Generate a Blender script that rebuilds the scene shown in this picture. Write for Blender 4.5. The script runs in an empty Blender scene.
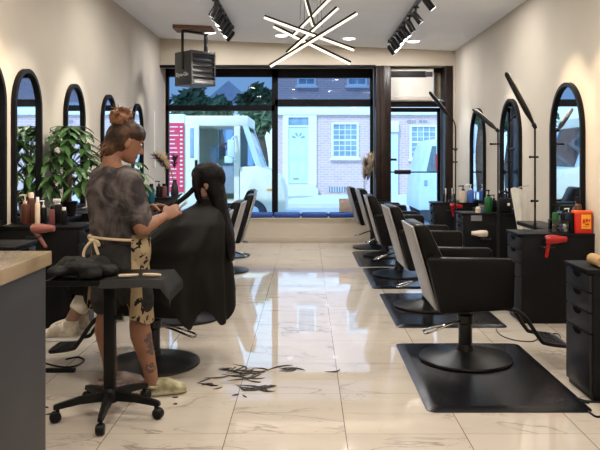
import bpy, bmesh, math, random
from mathutils import Vector, Matrix, noise as mnoise

# ------------------------------------------------------------------ camera, world, sun, exposure
SC = bpy.context.scene
COL = SC.collection
FPX, VX, VY, CH = 700.0, 307.0, 157.0, 1.40
cam_data = bpy.data.cameras.new('camera')
cam_data.sensor_width = 36.0
cam_data.lens = 36.0 * FPX / 600.0
cam_data.shift_x = -(VX - 300) / 600.0
cam_data.shift_y = -(225 - VY) / 600.0
cam_data.clip_start = 0.05
cam_data.clip_end = 300
cam = bpy.data.objects.new('camera', cam_data)
cam.location = (0, 0, CH)
cam.rotation_euler = (math.pi / 2, 0, 0)
COL.objects.link(cam)
SC.camera = cam

world = bpy.data.worlds.new('sky_world')
SC.world = world
world.use_nodes = True
wn, wl = world.node_tree.nodes, world.node_tree.links
bg = wn['Background']
tc = wn.new('ShaderNodeTexCoord'); sx = wn.new('ShaderNodeSeparateXYZ'); wr = wn.new('ShaderNodeValToRGB')
wl.new(tc.outputs['Generated'], sx.inputs[0]); wl.new(sx.outputs['Z'], wr.inputs[0]); wl.new(wr.outputs[0], bg.inputs[0])
wr.color_ramp.elements[0].position = 0.0; wr.color_ramp.elements[0].color = (0.66, 0.86, 1.0, 1)
wr.color_ramp.elements[1].position = 0.55; wr.color_ramp.elements[1].color = (0.42, 0.68, 1.0, 1)
bg.inputs[1].default_value = 1.6

sun_d = bpy.data.lights.new('sun', 'SUN'); sun_d.energy = 2.35; sun_d.angle = 0.02; sun_d.color = (1.0, 0.97, 0.93)
sun = bpy.data.objects.new('sun', sun_d); COL.objects.link(sun)
sun.rotation_euler = Vector((0.35, 0.75, -0.75)).to_track_quat('-Z', 'Y').to_euler()

SC.view_settings.view_transform = 'Standard'
SC.view_settings.look = 'None'
SC.view_settings.gamma = 1.0
SC.view_settings.use_curve_mapping = False
SC.view_settings.exposure = 0.36
LAMP_W = 15.0        # each ceiling downlight
SPOT_W = 78.0        # each track spot

PI = math.pi
random.seed(4)


def wp(px, py, Y):
    """world point that the photo shows at (px, py) when it stands Y metres away"""
    return Vector(((px - VX) * Y / FPX, Y, CH - (py - VY) * Y / FPX))


def lin(c):
    return tuple((v / 12.92 if v <= 0.04045 else ((v + 0.055) / 1.055) ** 2.4) for v in c)


def rgb(r, g, b):
    return lin((r / 255, g / 255, b / 255))


# ------------------------------------------------------------------ materials
MATS = {}


def M(name, col=None, rough=0.5, metal=0.0, var=0.12, vscale=6.0, bump=0.0, bscale=60.0, emit=0.0, spec=0.5, coat=0.0):
    if name in MATS:
        return MATS[name]
    m = bpy.data.materials.new(name); m.use_nodes = True
    n, l = m.node_tree.nodes, m.node_tree.links
    p = n['Principled BSDF']
    p.inputs['Roughness'].default_value = rough
    p.inputs['Metallic'].default_value = metal
    p.inputs['Specular IOR Level'].default_value = spec
    p.inputs['Coat Weight'].default_value = coat
    t = n.new('ShaderNodeTexCoord')
    nz = n.new('ShaderNodeTexNoise'); nz.inputs['Scale'].default_value = vscale; nz.inputs['Detail'].default_value = 4
    l.new(t.outputs['Object'], nz.inputs['Vector'])
    r = n.new('ShaderNodeValToRGB')
    r.color_ramp.elements[0].position = 0.3; r.color_ramp.elements[1].position = 0.7
    r.color_ramp.elements[0].color = tuple(v * (1 - var) for v in col) + (1,)
    r.color_ramp.elements[1].color = tuple(min(1, v * (1 + var)) for v in col) + (1,)
    l.new(nz.outputs['Fac'], r.inputs['Fac']); l.new(r.outputs['Color'], p.inputs['Base Color'])
    if bump:
        bz = n.new('ShaderNodeTexNoise'); bz.inputs['Scale'].default_value = bscale; bz.inputs['Detail'].default_value = 3
        bp = n.new('ShaderNodeBump'); bp.inputs['Strength'].default_value = bump; bp.inputs['Distance'].default_value = 0.01
        l.new(t.outputs['Object'], bz.inputs['Vector']); l.new(bz.outputs['Fac'], bp.inputs['Height']); l.new(bp.outputs['Normal'], p.inputs['Normal'])
    if emit:
        p.inputs['Emission Color'].default_value = tuple(col) + (1,)
        p.inputs['Emission Strength'].default_value = emit
    MATS[name] = m
    return m


def glass_mat(name, tint, refl=1.0):
    m = bpy.data.materials.new(name); m.use_nodes = True
    n, l = m.node_tree.nodes, m.node_tree.links
    n.remove(n['Principled BSDF'])
    tr = n.new('ShaderNodeBsdfTransparent'); tr.inputs[0].default_value = tuple(tint) + (1,)
    gl = n.new('ShaderNodeBsdfGlossy'); gl.inputs['Roughness'].default_value = 0.02
    fr = n.new('ShaderNodeFresnel'); fr.inputs['IOR'].default_value = 1.45
    mu = n.new('ShaderNodeMath'); mu.operation = 'MULTIPLY'; mu.inputs[1].default_value = refl
    mx = n.new('ShaderNodeMixShader')
    l.new(fr.outputs[0], mu.inputs[0]); l.new(mu.outputs[0], mx.inputs[0]); l.new(tr.outputs[0], mx.inputs[1]); l.new(gl.outputs[0], mx.inputs[2])
    l.new(mx.outputs[0], n['Material Output'].inputs[0])
    MATS[name] = m
    return m


def floor_mat():
    m = bpy.data.materials.new('polished_marble_tile'); m.use_nodes = True
    n, l = m.node_tree.nodes, m.node_tree.links
    p = n['Principled BSDF']
    t = n.new('ShaderNodeTexCoord'); s = n.new('ShaderNodeSeparateXYZ'); l.new(t.outputs['Object'], s.inputs[0])

    def mth(op, a, b=None):
        q = n.new('ShaderNodeMath'); q.operation = op
        for i, v in enumerate((a, b)):
            if v is None: continue
            if isinstance(v, (int, float)): q.inputs[i].default_value = v
            else: l.new(v, q.inputs[i])
        return q.outputs[0]
    T = 0.602
    ux = mth('DIVIDE', mth('SUBTRACT', s.outputs['X'], -0.406), T)
    uy = mth('DIVIDE', mth('SUBTRACT', s.outputs['Y'], 3.54), T)

    def line(u, w):
        f = mth('FRACT', u); d = mth('MINIMUM', f, mth('SUBTRACT', 1.0, f)); return mth('LESS_THAN', d, w)
    grout = mth('MAXIMUM', line(ux, 0.0035), mth('MULTIPLY', line(uy, 0.0030), 0.55))
    ids = n.new('ShaderNodeCombineXYZ'); l.new(mth('FLOOR', ux), ids.inputs[0]); l.new(mth('FLOOR', uy), ids.inputs[1])
    wnz = n.new('ShaderNodeTexWhiteNoise'); wnz.noise_dimensions = '3D'; l.new(ids.outputs[0], wnz.inputs['Vector'])
    sc = n.new('ShaderNodeVectorMath'); sc.operation = 'SCALE'; sc.inputs['Scale'].default_value = 7.0; l.new(wnz.outputs['Color'], sc.inputs[0])
    ad = n.new('ShaderNodeVectorMath'); ad.operation = 'ADD'; l.new(t.outputs['Object'], ad.inputs[0]); l.new(sc.outputs[0], ad.inputs[1])
    mp = n.new('ShaderNodeMapping'); mp.inputs['Rotation'].default_value = (0, 0, 0.5); mp.inputs['Scale'].default_value = (0.8, 2.2, 1)
    l.new(ad.outputs[0], mp.inputs[0])

    def vein(scale, wdt, dist):
        z = n.new('ShaderNodeTexNoise'); z.inputs['Scale'].default_value = scale; z.inputs['Detail'].default_value = 5; z.inputs['Distortion'].default_value = dist
        l.new(mp.outputs[0], z.inputs['Vector'])
        d = mth('ABSOLUTE', mth('SUBTRACT', z.outputs['Fac'], 0.5))
        return mth('SUBTRACT', 1.0, mth('MINIMUM', mth('DIVIDE', d, wdt), 1.0))
    cl = n.new('ShaderNodeTexNoise'); cl.inputs['Scale'].default_value = 2.4; cl.inputs['Detail'].default_value = 3; l.new(mp.outputs[0], cl.inputs['Vector'])
    gate = mth('MULTIPLY', mth('MAXIMUM', mth('SUBTRACT', cl.outputs['Fac'], 0.44), 0.0), 6.0)
    gate = mth('MINIMUM', gate, 1.0)
    v = mth('MULTIPLY', mth('MAXIMUM', vein(1.1, 0.012, 0.7), mth('MULTIPLY', vein(2.6, 0.010, 1.0), 0.6)), gate)
    v = mth('MULTIPLY', v, 0.6)
    haze = mth('MULTIPLY', vein(1.1, 0.10, 0.7), 0.22)
    r1 = n.new('ShaderNodeMixRGB'); r1.inputs[1].default_value = FLOOR_COL + (1,); r1.inputs[2].default_value = tuple(v_ * 0.72 for v_ in FLOOR_COL) + (1,)
    l.new(haze, r1.inputs[0])
    r2 = n.new('ShaderNodeMixRGB'); l.new(r1.outputs[0], r2.inputs[1]); r2.inputs[2].default_value = (0.16, 0.13, 0.11, 1); l.new(v, r2.inputs[0])
    r3 = n.new('ShaderNodeMixRGB'); l.new(r2.outputs[0], r3.inputs[1]); r3.inputs[2].default_value = (0.17, 0.13, 0.10, 1); l.new(grout, r3.inputs[0])
    l.new(r3.outputs[0], p.inputs['Base Color'])
    p.inputs['Roughness'].default_value = 0.035
    p.inputs['IOR'].default_value = 1.9
    wv = n.new('ShaderNodeTexNoise'); wv.inputs['Scale'].default_value = 2.2; wv.inputs['Detail'].default_value = 1; l.new(t.outputs['Object'], wv.inputs['Vector'])
    bp = n.new('ShaderNodeBump'); bp.inputs['Strength'].default_value = 0.06; bp.inputs['Distance'].default_value = 0.006
    l.new(wv.outputs['Fac'], bp.inputs['Height']); l.new(bp.outputs['Normal'], p.inputs['Normal'])
    return m


def patch_mat(name, ca, cb, scale, lo, hi, rough=0.8, bump=0.2, detail=4, dist=0.0, spec=0.25):
    """two-colour cloth or print: dark patches with a shape of their own on a ground colour"""
    m = bpy.data.materials.new(name); m.use_nodes = True
    n, l = m.node_tree.nodes, m.node_tree.links
    p = n['Principled BSDF']; p.inputs['Roughness'].default_value = rough; p.inputs['Specular IOR Level'].default_value = spec
    t = n.new('ShaderNodeTexCoord'); z = n.new('ShaderNodeTexNoise'); z.inputs['Scale'].default_value = scale; z.inputs['Detail'].default_value = detail; z.inputs['Distortion'].default_value = dist
    l.new(t.outputs['Object'], z.inputs['Vector'])
    r = n.new('ShaderNodeValToRGB'); r.color_ramp.elements[0].position = lo; r.color_ramp.elements[1].position = hi
    r.color_ramp.elements[0].color = ca + (1,); r.color_ramp.elements[1].color = cb + (1,)
    l.new(z.outputs['Fac'], r.inputs['Fac']); l.new(r.outputs['Color'], p.inputs['Base Color'])
    if bump:
        z2 = n.new('ShaderNodeTexNoise'); z2.inputs['Scale'].default_value = 14; z2.inputs['Detail'].default_value = 3; l.new(t.outputs['Object'], z2.inputs['Vector'])
        bp = n.new('ShaderNodeBump'); bp.inputs['Strength'].default_value = bump; bp.inputs['Distance'].default_value = 0.03
        l.new(z2.outputs['Fac'], bp.inputs['Height']); l.new(bp.outputs['Normal'], p.inputs['Normal'])
    MATS[name] = m
    return m


def brick_mat(name, c1, c2, mortar, scale=1.0):
    m = bpy.data.materials.new(name); m.use_nodes = True
    n, l = m.node_tree.nodes, m.node_tree.links
    p = n['Principled BSDF']; p.inputs['Roughness'].default_value = 0.9
    t = n.new('ShaderNodeTexCoord'); s = n.new('ShaderNodeSeparateXYZ'); c = n.new('ShaderNodeCombineXYZ')
    l.new(t.outputs['Object'], s.inputs[0]); l.new(s.outputs['X'], c.inputs[0]); l.new(s.outputs['Z'], c.inputs[1])
    b = n.new('ShaderNodeTexBrick'); l.new(c.outputs[0], b.inputs['Vector'])
    b.inputs['Color1'].default_value = c1 + (1,); b.inputs['Color2'].default_value = c2 + (1,); b.inputs['Mortar'].default_value = mortar + (1,)
    b.inputs['Scale'].default_value = scale; b.inputs['Brick Width'].default_value = 0.24; b.inputs['Row Height'].default_value = 0.085; b.inputs['Mortar Size'].default_value = 0.010
    l.new(b.outputs['Color'], p.inputs['Base Color'])
    MATS[name] = m
    return m


# ------------------------------------------------------------------ mesh builder
class B:
    def __init__(s):
        s.bm = bmesh.new()

    def _merge(s, tmp, mtx=None):
        if mtx is not None:
            bmesh.ops.transform(tmp, matrix=mtx, verts=tmp.verts)
        me = bpy.data.meshes.new('tmp'); tmp.to_mesh(me); tmp.free()
        s.bm.from_mesh(me); bpy.data.meshes.remove(me)
        return s

    def box(s, x0, x1, y0, y1, z0, z1, bev=0.0, seg=2, rot=None, pivot=None):
        t = bmesh.new(); bmesh.ops.create_cube(t, size=1.0)
        c = Vector(((x0 + x1) / 2, (y0 + y1) / 2, (z0 + z1) / 2)); d = (abs(x1 - x0), abs(y1 - y0), abs(z1 - z0))
        bmesh.ops.transform(t, matrix=Matrix.Diagonal((*d, 1)), verts=t.verts)
        if bev:
            bmesh.ops.bevel(t, geom=list(t.edges), offset=min(bev, min(d) * 0.49), segments=seg, affect='EDGES', profile=0.5)
        m = Matrix.Translation(c)
        if rot is not None:
            pv = Vector(pivot) if pivot is not None else c
            m = Matrix.Translation(pv) @ rot @ Matrix.Translation(-pv) @ m
        return s._merge(t, m)

    def ball(s, c, r, seg=16, rings=10, rot=None):
        t = bmesh.new(); bmesh.ops.create_uvsphere(t, u_segments=seg, v_segments=rings, radius=1.0)
        if isinstance(r, (int, float)): r = (r, r, r)
        m = Matrix.Translation(Vector(c)) @ (rot if rot is not None else Matrix()) @ Matrix.Diagonal((*r, 1))
        return s._merge(t, m)

    def rings(s, rs, cap=True):
        """skin a list of equal-length closed rings of points"""
        bm = s.bm; vs = [[bm.verts.new(p) for p in r] for r in rs]
        k = len(rs[0])
        for a, b in zip(vs, vs[1:]):
            for i in range(k):
                j = (i + 1) % k
                bm.faces.new((a[i], a[j], b[j], b[i]))
        if cap:
            bm.faces.new(list(reversed(vs[0]))); bm.faces.new(vs[-1])
        return s

    def lathe(s, prof, c=(0, 0, 0), seg=24, axis='Z'):
        rs = []
        for r, z in prof:
            r = max(r, 1e-4)
            ring = []
            for i in range(seg):
                a = 2 * PI * i / seg
                u, v = r * math.cos(a), r * math.sin(a)
                p = {'Z': (u, v, z), 'X': (z, u, v), 'Y': (v, z, u)}[axis]
                ring.append(Vector(p) + Vector(c))
            rs.append(ring)
        return s.rings(rs)

    def cyl(s, a, b, r, r2=None, seg=14):
        return s.tube([a, b], [r, r if r2 is None else r2], seg=seg, smooth=False)

    def tube(s, pts, r, seg=10, smooth=True, flat=1.0, hint=None, div=4, round_ends=False):
        pts = [Vector(p) for p in pts]
        n = len(pts)
        rad = [r] * n if isinstance(r, (int, float)) else list(r)
        if smooth and n > 2:
            P, R = [], []
            for i in range(n - 1):
                p0, p1, p2, p3 = pts[max(i - 1, 0)], pts[i], pts[i + 1], pts[min(i + 2, n - 1)]
                for k in range(div):
                    t = k / div
                    P.append(0.5 * ((2 * p1) + (p2 - p0) * t + (2 * p0 - 5 * p1 + 4 * p2 - p3) * t * t + (3 * p1 - p0 - 3 * p2 + p3) * t ** 3))
                    R.append(rad[i] * (1 - t) + rad[i + 1] * t)
            P.append(pts[-1]); R.append(rad[-1]); pts, rad = P, R
        if round_ends:
            a = (pts[0] - pts[1]).normalized(); b = (pts[-1] - pts[-2]).normalized()
            pre, prr, post, por = [], [], [], []
            for ang in (80, 55, 28):
                q = math.radians(ang)
                pre.append(pts[0] + a * rad[0] * math.sin(q)); prr.append(rad[0] * math.cos(q))
            for ang in (28, 55, 80):
                q = math.radians(ang)
                post.append(pts[-1] + b * rad[-1] * math.sin(q)); por.append(rad[-1] * math.cos(q))
            pts = pre + pts + post; rad = prr + rad + por
        rs = []
        T0 = (pts[1] - pts[0]).normalized()
        h = Vector(hint) if hint is not None else (Vector((0, 0, 1)) if abs(T0.z) < 0.9 else Vector((1, 0, 0)))
        u = (h - T0 * h.dot(T0)).normalized()
        for i, p in enumerate(pts):
            if i == 0: T = T0
            elif i == len(pts) - 1: T = (pts[-1] - pts[-2]).normalized()
            else: T = ((pts[i + 1] - p).normalized() + (p - pts[i - 1]).normalized()).normalized()
            u = (u - T * u.dot(T)).normalized(); w = T.cross(u)
            rs.append([p + u * (math.cos(2 * PI * k / seg) * rad[i] * flat) + w * (math.sin(2 * PI * k / seg) * rad[i]) for k in range(seg)])
        return s.rings(rs)

    def prism(s, outline, axis, a, b, bev=0.0):
        """extrude a 2-D outline: axis 'Y' takes (x,z) points, 'X' takes (y,z), 'Z' takes (x,y)"""
        t = bmesh.new()
        f = {'Y': lambda u, v, d: (u, d, v), 'X': lambda u, v, d: (d, u, v), 'Z': lambda u, v, d: (u, v, d)}[axis]
        va = [t.verts.new(f(u, v, a)) for u, v in outline]; vb = [t.verts.new(f(u, v, b)) for u, v in outline]
        t.faces.new(va); t.faces.new(list(reversed(vb)))
        k = len(outline)
        for i in range(k):
            j = (i + 1) % k
            t.faces.new((va[j], va[i], vb[i], vb[j]))
        bmesh.ops.recalc_face_normals(t, faces=t.faces)
        if bev:
            bmesh.ops.bevel(t, geom=list(t.edges), offset=bev, segments=2, affect='EDGES', profile=0.5)
        return s._merge(t)

    def band(s, outer, inner, axis, a, b):
        """a frame between two outlines of equal length, extruded"""
        f = {'Y': lambda u, v, d: (u, d, v), 'X': lambda u, v, d: (d, u, v), 'Z': lambda u, v, d: (u, v, d)}[axis]
        bm = s.bm
        L = [[bm.verts.new(f(u, v, d)) for u, v in o] for o, d in ((outer, a), (outer, b), (inner, b), (inner, a))]
        k = len(outer)
        for r in range(4):
            A, C = L[r], L[(r + 1) % 4]
            for i in range(k):
                j = (i + 1) % k
                bm.faces.new((A[i], A[j], C[j], C[i]))
        return s

    def grid(s, fn, nu, nv, closed_u=False):
        bm = s.bm
        vs = [[bm.verts.new(fn(i / (nu if closed_u else nu - 1), j / (nv - 1))) for i in range(nu)] for j in range(nv)]
        for j in range(nv - 1):
            for i in range(nu if closed_u else nu - 1):
                k = (i + 1) % nu
                bm.faces.new((vs[j][i], vs[j][k], vs[j + 1][k], vs[j + 1][i]))
        return s

    def mesh(s, name, angle=38, recalc=True):
        if recalc:
            bmesh.ops.recalc_face_normals(s.bm, faces=s.bm.faces)
        me = bpy.data.meshes.new(name); s.bm.to_mesh(me); s.bm.free()
        me.shade_smooth(); me.set_sharp_from_angle(angle=math.radians(angle))
        return me


def link(name, me, mat, parent=None, loc=None):
    o = bpy.data.objects.new(name, me); COL.objects.link(o)
    if mat is not None and len(me.materials) == 0: me.materials.append(mat)
    if parent is not None: o.parent = parent
    if loc is not None: o.location = loc
    return o


def wloc(o):
    v = Vector((0, 0, 0))
    while o is not None:
        v += o.location; o = o.parent
    return v


def part(name, b, mat, parent, angle=38, world=True, recalc=True):
    """one mesh under its thing; b holds world coordinates unless world=False (then local to the parent)"""
    if world and parent is not None:
        bmesh.ops.translate(b.bm, vec=-wloc(parent), verts=b.bm.verts)
    return link(name, b.mesh(name, angle, recalc), mat, parent)


def tag(o, label, cat, group=None, kind=None):
    o['label'] = label; o['category'] = cat
    if group: o['group'] = group
    if kind: o['kind'] = kind
    return o


def thing(name, label, cat, loc=(0, 0, 0), rz=0.0, group=None):
    o = bpy.data.objects.new(name, None); COL.objects.link(o); o.location = loc; o.rotation_euler = (0, 0, rz); o.empty_display_size = 0.1
    return tag(o, label, cat, group)


def solo(name, b, mat, label, cat, group=None, kind=None, origin=None, angle=38, recalc=True):
    """a thing that is one mesh; b in world coordinates"""
    if origin is not None:
        bmesh.ops.translate(b.bm, vec=-Vector(origin), verts=b.bm.verts)
    o = link(name, b.mesh(name, angle, recalc), mat, None, origin)
    return tag(o, label, cat, group, kind)


def struct(name, b, mat, parent=None, angle=38):
    o = part(name, b, mat, parent, angle)
    if parent is None: o['kind'] = 'structure'
    return o


def dup(root, loc, rz=None, label=None, group=None):
    """a copy of a thing with copies of its parts and sub-parts"""
    r = root.copy(); COL.objects.link(r); r.location = loc
    if rz is not None: r.rotation_euler = (0, 0, rz)
    if label: r['label'] = label
    if group: r['group'] = group
    for ch in list(root.children):
        c = ch.copy(); COL.objects.link(c); c.parent = r
        for g in ch.children:
            d = g.copy(); COL.objects.link(d); d.parent = c
    return r


def text(name, body, size, mat, parent, loc, rot, depth=0.002, shear=0.0):
    cu = bpy.data.curves.new(name, 'FONT'); cu.body = body; cu.size = size; cu.extrude = depth; cu.align_x = 'CENTER'; cu.align_y = 'CENTER'; cu.shear = shear; cu.offset = size * 0.02
    q = bpy.data.objects.new('tmp', cu); COL.objects.link(q)
    dg = bpy.context.evaluated_depsgraph_get(); dg.update()
    me = bpy.data.meshes.new_from_object(q.evaluated_get(dg)); bpy.data.objects.remove(q)
    me.materials.clear(); me.materials.append(mat)
    o = bpy.data.objects.new(name, me); COL.objects.link(o)
    o.parent = parent; o.location = loc; o.rotation_euler = rot
    return o


def remeshed(b, voxel, smooth=6, disp=None):
    """one continuous skin over overlapping closed shapes"""
    bmesh.ops.recalc_face_normals(b.bm, faces=b.bm.faces)
    me = bpy.data.meshes.new('tmp'); b.bm.to_mesh(me); b.bm.free()
    o = bpy.data.objects.new('tmp', me); COL.objects.link(o)
    r = o.modifiers.new('r', 'REMESH'); r.mode = 'VOXEL'; r.voxel_size = voxel
    s = o.modifiers.new('s', 'SMOOTH'); s.factor = 0.5; s.iterations = smooth
    if disp:
        tx = bpy.data.textures.new('folds', 'CLOUDS'); tx.noise_scale = disp[0]; tx.noise_depth = 1
        d = o.modifiers.new('d', 'DISPLACE'); d.texture = tx; d.strength = disp[1]; d.mid_level = 0.5; d.texture_coords = 'LOCAL'
    dg = bpy.context.evaluated_depsgraph_get(); dg.update()
    out = bpy.data.meshes.new_from_object(o.evaluated_get(dg))
    bpy.data.objects.remove(o); bpy.data.meshes.remove(me)
    out.shade_smooth()
    return out


def link_world(name, me, mat, parent):
    me.transform(Matrix.Translation(-wloc(parent)))
    return link(name, me, mat, parent)


FLOOR_COL = (0.60, 0.54, 0.47)
m_floor = floor_mat()
m_wall = M('cream_wall_paint', (0.53, 0.48, 0.41), 0.75, var=0.03, vscale=2)
m_backwall = M('tan_wall_paint', (0.56, 0.49, 0.39), 0.75, var=0.03, vscale=2)
m_ceil = M('white_ceiling_paint', (0.92, 0.93, 0.95), 0.8, var=0.02, vscale=2)
m_frame = M('black_window_frame', (0.004, 0.004, 0.005), 0.45, var=0.2, spec=0.15)
m_wood = M('dark_brown_door_frame', (0.016, 0.007, 0.005), 0.35, spec=0.35, var=0.4, vscale=9)
m_glass = glass_mat('clear_window_glass', (0.80, 0.91, 1.0))
m_tint = glass_mat('tinted_window_film', (0.36, 0.45, 0.57), 0.25)
m_black = M('black_laminate', (0.005, 0.005, 0.006), 0.45, var=0.25, spec=0.15)
m_vinyl = M('black_vinyl', (0.0045, 0.004, 0.0045), 0.36, var=0.2, bump=0.06, bscale=220, spec=0.15)
m_shell = M('grey_chair_shell', (0.30, 0.29, 0.29), 0.42, var=0.08)
m_iron = M('black_metal', (0.007, 0.007, 0.008), 0.3, var=0.15, spec=0.4)
m_chrome = M('chrome', (0.75, 0.75, 0.77), 0.12, metal=1.0, var=0.03)
m_rubber = M('black_rubber_mat', (0.006, 0.006, 0.008), 0.24, spec=0.5, var=0.18, vscale=14, bump=0.08, bscale=120)
m_plastic = M('black_plastic', (0.006, 0.006, 0.0065), 0.4, var=0.15, spec=0.18)
m_white = M('white_plastic', (0.80, 0.79, 0.76), 0.4, var=0.03)
m_mirror = M('mirror_silver', (0.90, 0.91, 0.92), 0.01, metal=1.0, var=0.01)
# ------------------------------------------------------------------ the room
XL, XR, YB, YR = -2.40, 2.42, 11.43, -3.0      # wall faces
WY = 11.85                                      # window plane


def cz(x):
    return 3.235 - 0.0435 * x


def wxz(px, py, Y=WY):
    p = wp(px, py, Y); return p.x, p.z


struct('floor', B().box(-2.7, 2.7, -3.3, 11.95, -0.08, 0.0), m_floor)
b = B()
b.prism([(-2.6, cz(-2.6)), (2.7, cz(2.7)), (2.7, cz(2.7) + 0.15), (-2.6, cz(-2.6) + 0.15)], 'Y', -3.3, 12.0)
struct('ceiling', b, m_ceil)
struct('wall_left', B().box(XL - 0.2, XL, YR, 11.95, 0, 3.5), m_wall)
struct('wall_right', B().box(XR, XR + 0.2, YR, 11.95, 0, 3.4), m_wall)
struct('wall_rear', B().box(XL, XR, YR - 0.2, YR, 0, 3.4), m_wall)
HZ = 2.89
DX0, DX1 = wxz(373, 0)[0], wxz(448, 0)[0]
LX = wxz(166, 0)[0]
b = B()
b.box(XL, XR, YB, 11.95, HZ, 3.4)                    # header over the glazing
b.box(XL, DX0, YB, 11.95, 0, 0.40)                   # bulkhead under the windows
b.box(DX1, XR, YB, 11.95, 0, HZ)                     # strip beside the door
b.box(XL, LX, WY - 0.08, 11.95, 0.40, HZ)            # return by the plant side
struct('wall_back', b, m_backwall)
struct('window_sill', B().box(XL, DX0, YB - 0.02, 11.93, 0.385, 0.405, 0.004), M('painted_sill', (0.55, 0.47, 0.37), 0.5, var=0.05))
struct('baseboard_back', B().box(XL, DX0, YB - 0.015, YB, 0, 0.10, 0.004), M('beige_baseboard', (0.50, 0.43, 0.34), 0.5, var=0.05))
struct('trim_1', B().box(XL, DX0, YB - 0.03, YB + 0.05, HZ - 0.03, HZ + 0.01), m_frame)


def window(name, x0, x1, tz1, tz0, mz1, mz0):
    f = B(); y0, y1 = WY - 0.045, WY + 0.045
    f.box(x0, x1, y0, y1, tz1, HZ); f.box(x0, x1, y0, y1, mz1, tz0); f.box(x0, x1, y0, y1, 0.405, mz0)
    f.box(x0, x0 + 0.05, y0, y1, 0.405, HZ); f.box(x1 - 0.05, x1, y0, y1, 0.405, HZ)
    w = struct(name, f, m_frame)
    part('window_pane', B().box(x0 + 0.05, x1 - 0.05, WY - 0.004, WY + 0.004, mz0, mz1), m_glass, w)
    part('transom_pane', B().box(x0 + 0.05, x1 - 0.05, WY - 0.004, WY + 0.004, tz0, tz1), m_tint, w)
    return w


xm = wxz(275, 0)[0]
w1 = window('window_1', LX, xm, wxz(0, 77)[1], wxz(0, 105.5)[1], wxz(0, 111)[1], wxz(0, 214)[1])
w2 = window('window_2', xm, DX0, wxz(0, 78)[1], wxz(0, 99.5)[1], wxz(0, 106.5)[1], wxz(0, 214)[1])
# brown post between window and door
xa, xb = wxz(373.5, 0)[0], wxz(388, 0)[0]
b = B(); b.box(xa, xb, YB - 0.02, 11.93, 0, HZ, 0.01); b.box(xa + 0.07, xb - 0.07, YB - 0.05, YB, 0, HZ, 0.01)
struct('trim_2', b, m_wood)
# door
dx0, dx1 = xb, wxz(447.5, 0)[0]
dtop = wxz(0, 112)[1]
b = B()
b.box(dx1 - 0.12, dx1, YB - 0.01, 11.93, 0, HZ, 0.008); b.box(dx0, dx1 - 0.12, WY - 0.07, WY + 0.06, wxz(0, 107)[1], wxz(0, 101.5)[1], 0.006)
b.box(dx0, dx1 - 0.12, WY - 0.07, WY + 0.06, HZ - 0.07, HZ)
dr = struct('door_1', b, m_wood)
f = B(); y0, y1 = WY - 0.03, WY + 0.03; x1_ = dx1 - 0.125
f.box(dx0 + 0.005, dx0 + 0.045, y0, y1, 0.02, dtop + 0.07); f.box(x1_ - 0.05, x1_, y0, y1, 0.02, dtop + 0.07)
f.box(dx0 + 0.005, x1_, y0, y1, dtop, dtop + 0.07); f.box(dx0 + 0.005, x1_, y0, y1, 0.02, 0.25)
part('door_frame', f, m_frame, dr)
part('door_pane', B().box(dx0 + 0.045, x1_ - 0.05, WY - 0.004, WY + 0.004, 0.25, dtop), m_glass, dr)
hz = wxz(0, 172)[1]
part('push_bar', B().tube([(dx0 + 0.03, WY - 0.07, hz), (x1_ - 0.03, WY - 0.07, hz)], 0.011, smooth=False).cyl((dx0 + 0.03, WY - 0.07, hz), (dx0 + 0.03, WY, hz), 0.012).cyl((x1_ - 0.03, WY - 0.07, hz), (x1_ - 0.03, WY, hz), 0.012), m_frame, dr)
part('door_latch', B().box(wxz(394, 0)[0], wxz(410, 0)[0], WY - 0.10, WY - 0.03, hz - 0.035, hz + 0.035, 0.008), m_wood, dr)
part('door_lock', B().lathe([(0.0, WY - 0.05), (0.022, WY - 0.05), (0.022, WY - 0.02), (0.0, WY - 0.02)], (dx0 + 0.025, 0, hz + 0.17), 14, 'Y'), m_chrome, dr)
# filler panel beside the air conditioner
struct('trim_3', B().box(wxz(434, 0)[0], dx1 - 0.12, WY - 0.03, WY + 0.03, wxz(0, 99)[1], HZ - 0.07, 0.004), M('cream_filler_panel', (0.46, 0.39, 0.28), 0.6, var=0.05))

# ------------------------------------------------------------------ lights on the ceiling
def area(loc, w, size, col, parent):
    d = bpy.data.lights.new('lamp', 'AREA'); d.shape = 'DISK'; d.size = size; d.energy = w; d.color = col
    o = bpy.data.objects.new('lamp', d); COL.objects.link(o); o.parent = parent; o.location = loc
    return o


m_led = M('glowing_lens', (1.0, 0.96, 0.90), 0.4, var=0.0, emit=3.0)
xs = (-1.48, -0.39, 0.64, 1.62)
for r, Y in enumerate((10.65, 7.6, 4.8, 2.0, -0.8)):  # rows after the first are out of view, added to fill the room
    for k, x in enumerate(xs):
        z = cz(x)
        t = thing('recessed_downlight', ['round recessed ceiling light beside the hanging heater', 'round recessed ceiling light seen below the bar chandelier, on the heater side',
                  'round recessed ceiling light seen below the bar chandelier, on the air conditioner side', 'round recessed ceiling light above the air conditioner'][k] if r == 0 else 'round recessed ceiling light, one of the unseen rows added as fill',
                  'ceiling light', (x, Y, z), 0, 'recessed ceiling lights')
        part('rim', B().lathe([(0.095, 0.006), (0.115, 0.006), (0.115, -0.004), (0.10, -0.008), (0.095, -0.004)], seg=28), m_white, t, world=False)
        part('lens', B().lathe([(0.0, -0.024), (0.05, -0.022), (0.085, -0.014), (0.098, 0.0), (0.098, 0.006), (0.0, 0.006)], seg=28), m_led, t, world=False)
        warm = (1.0, 0.91, 0.79) if Y < 6 else ((1.0, 0.95, 0.88) if Y < 9 else (1.0, 0.97, 0.96))
        area((0, 0, -0.03), LAMP_W, 0.16, warm, t)


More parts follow.
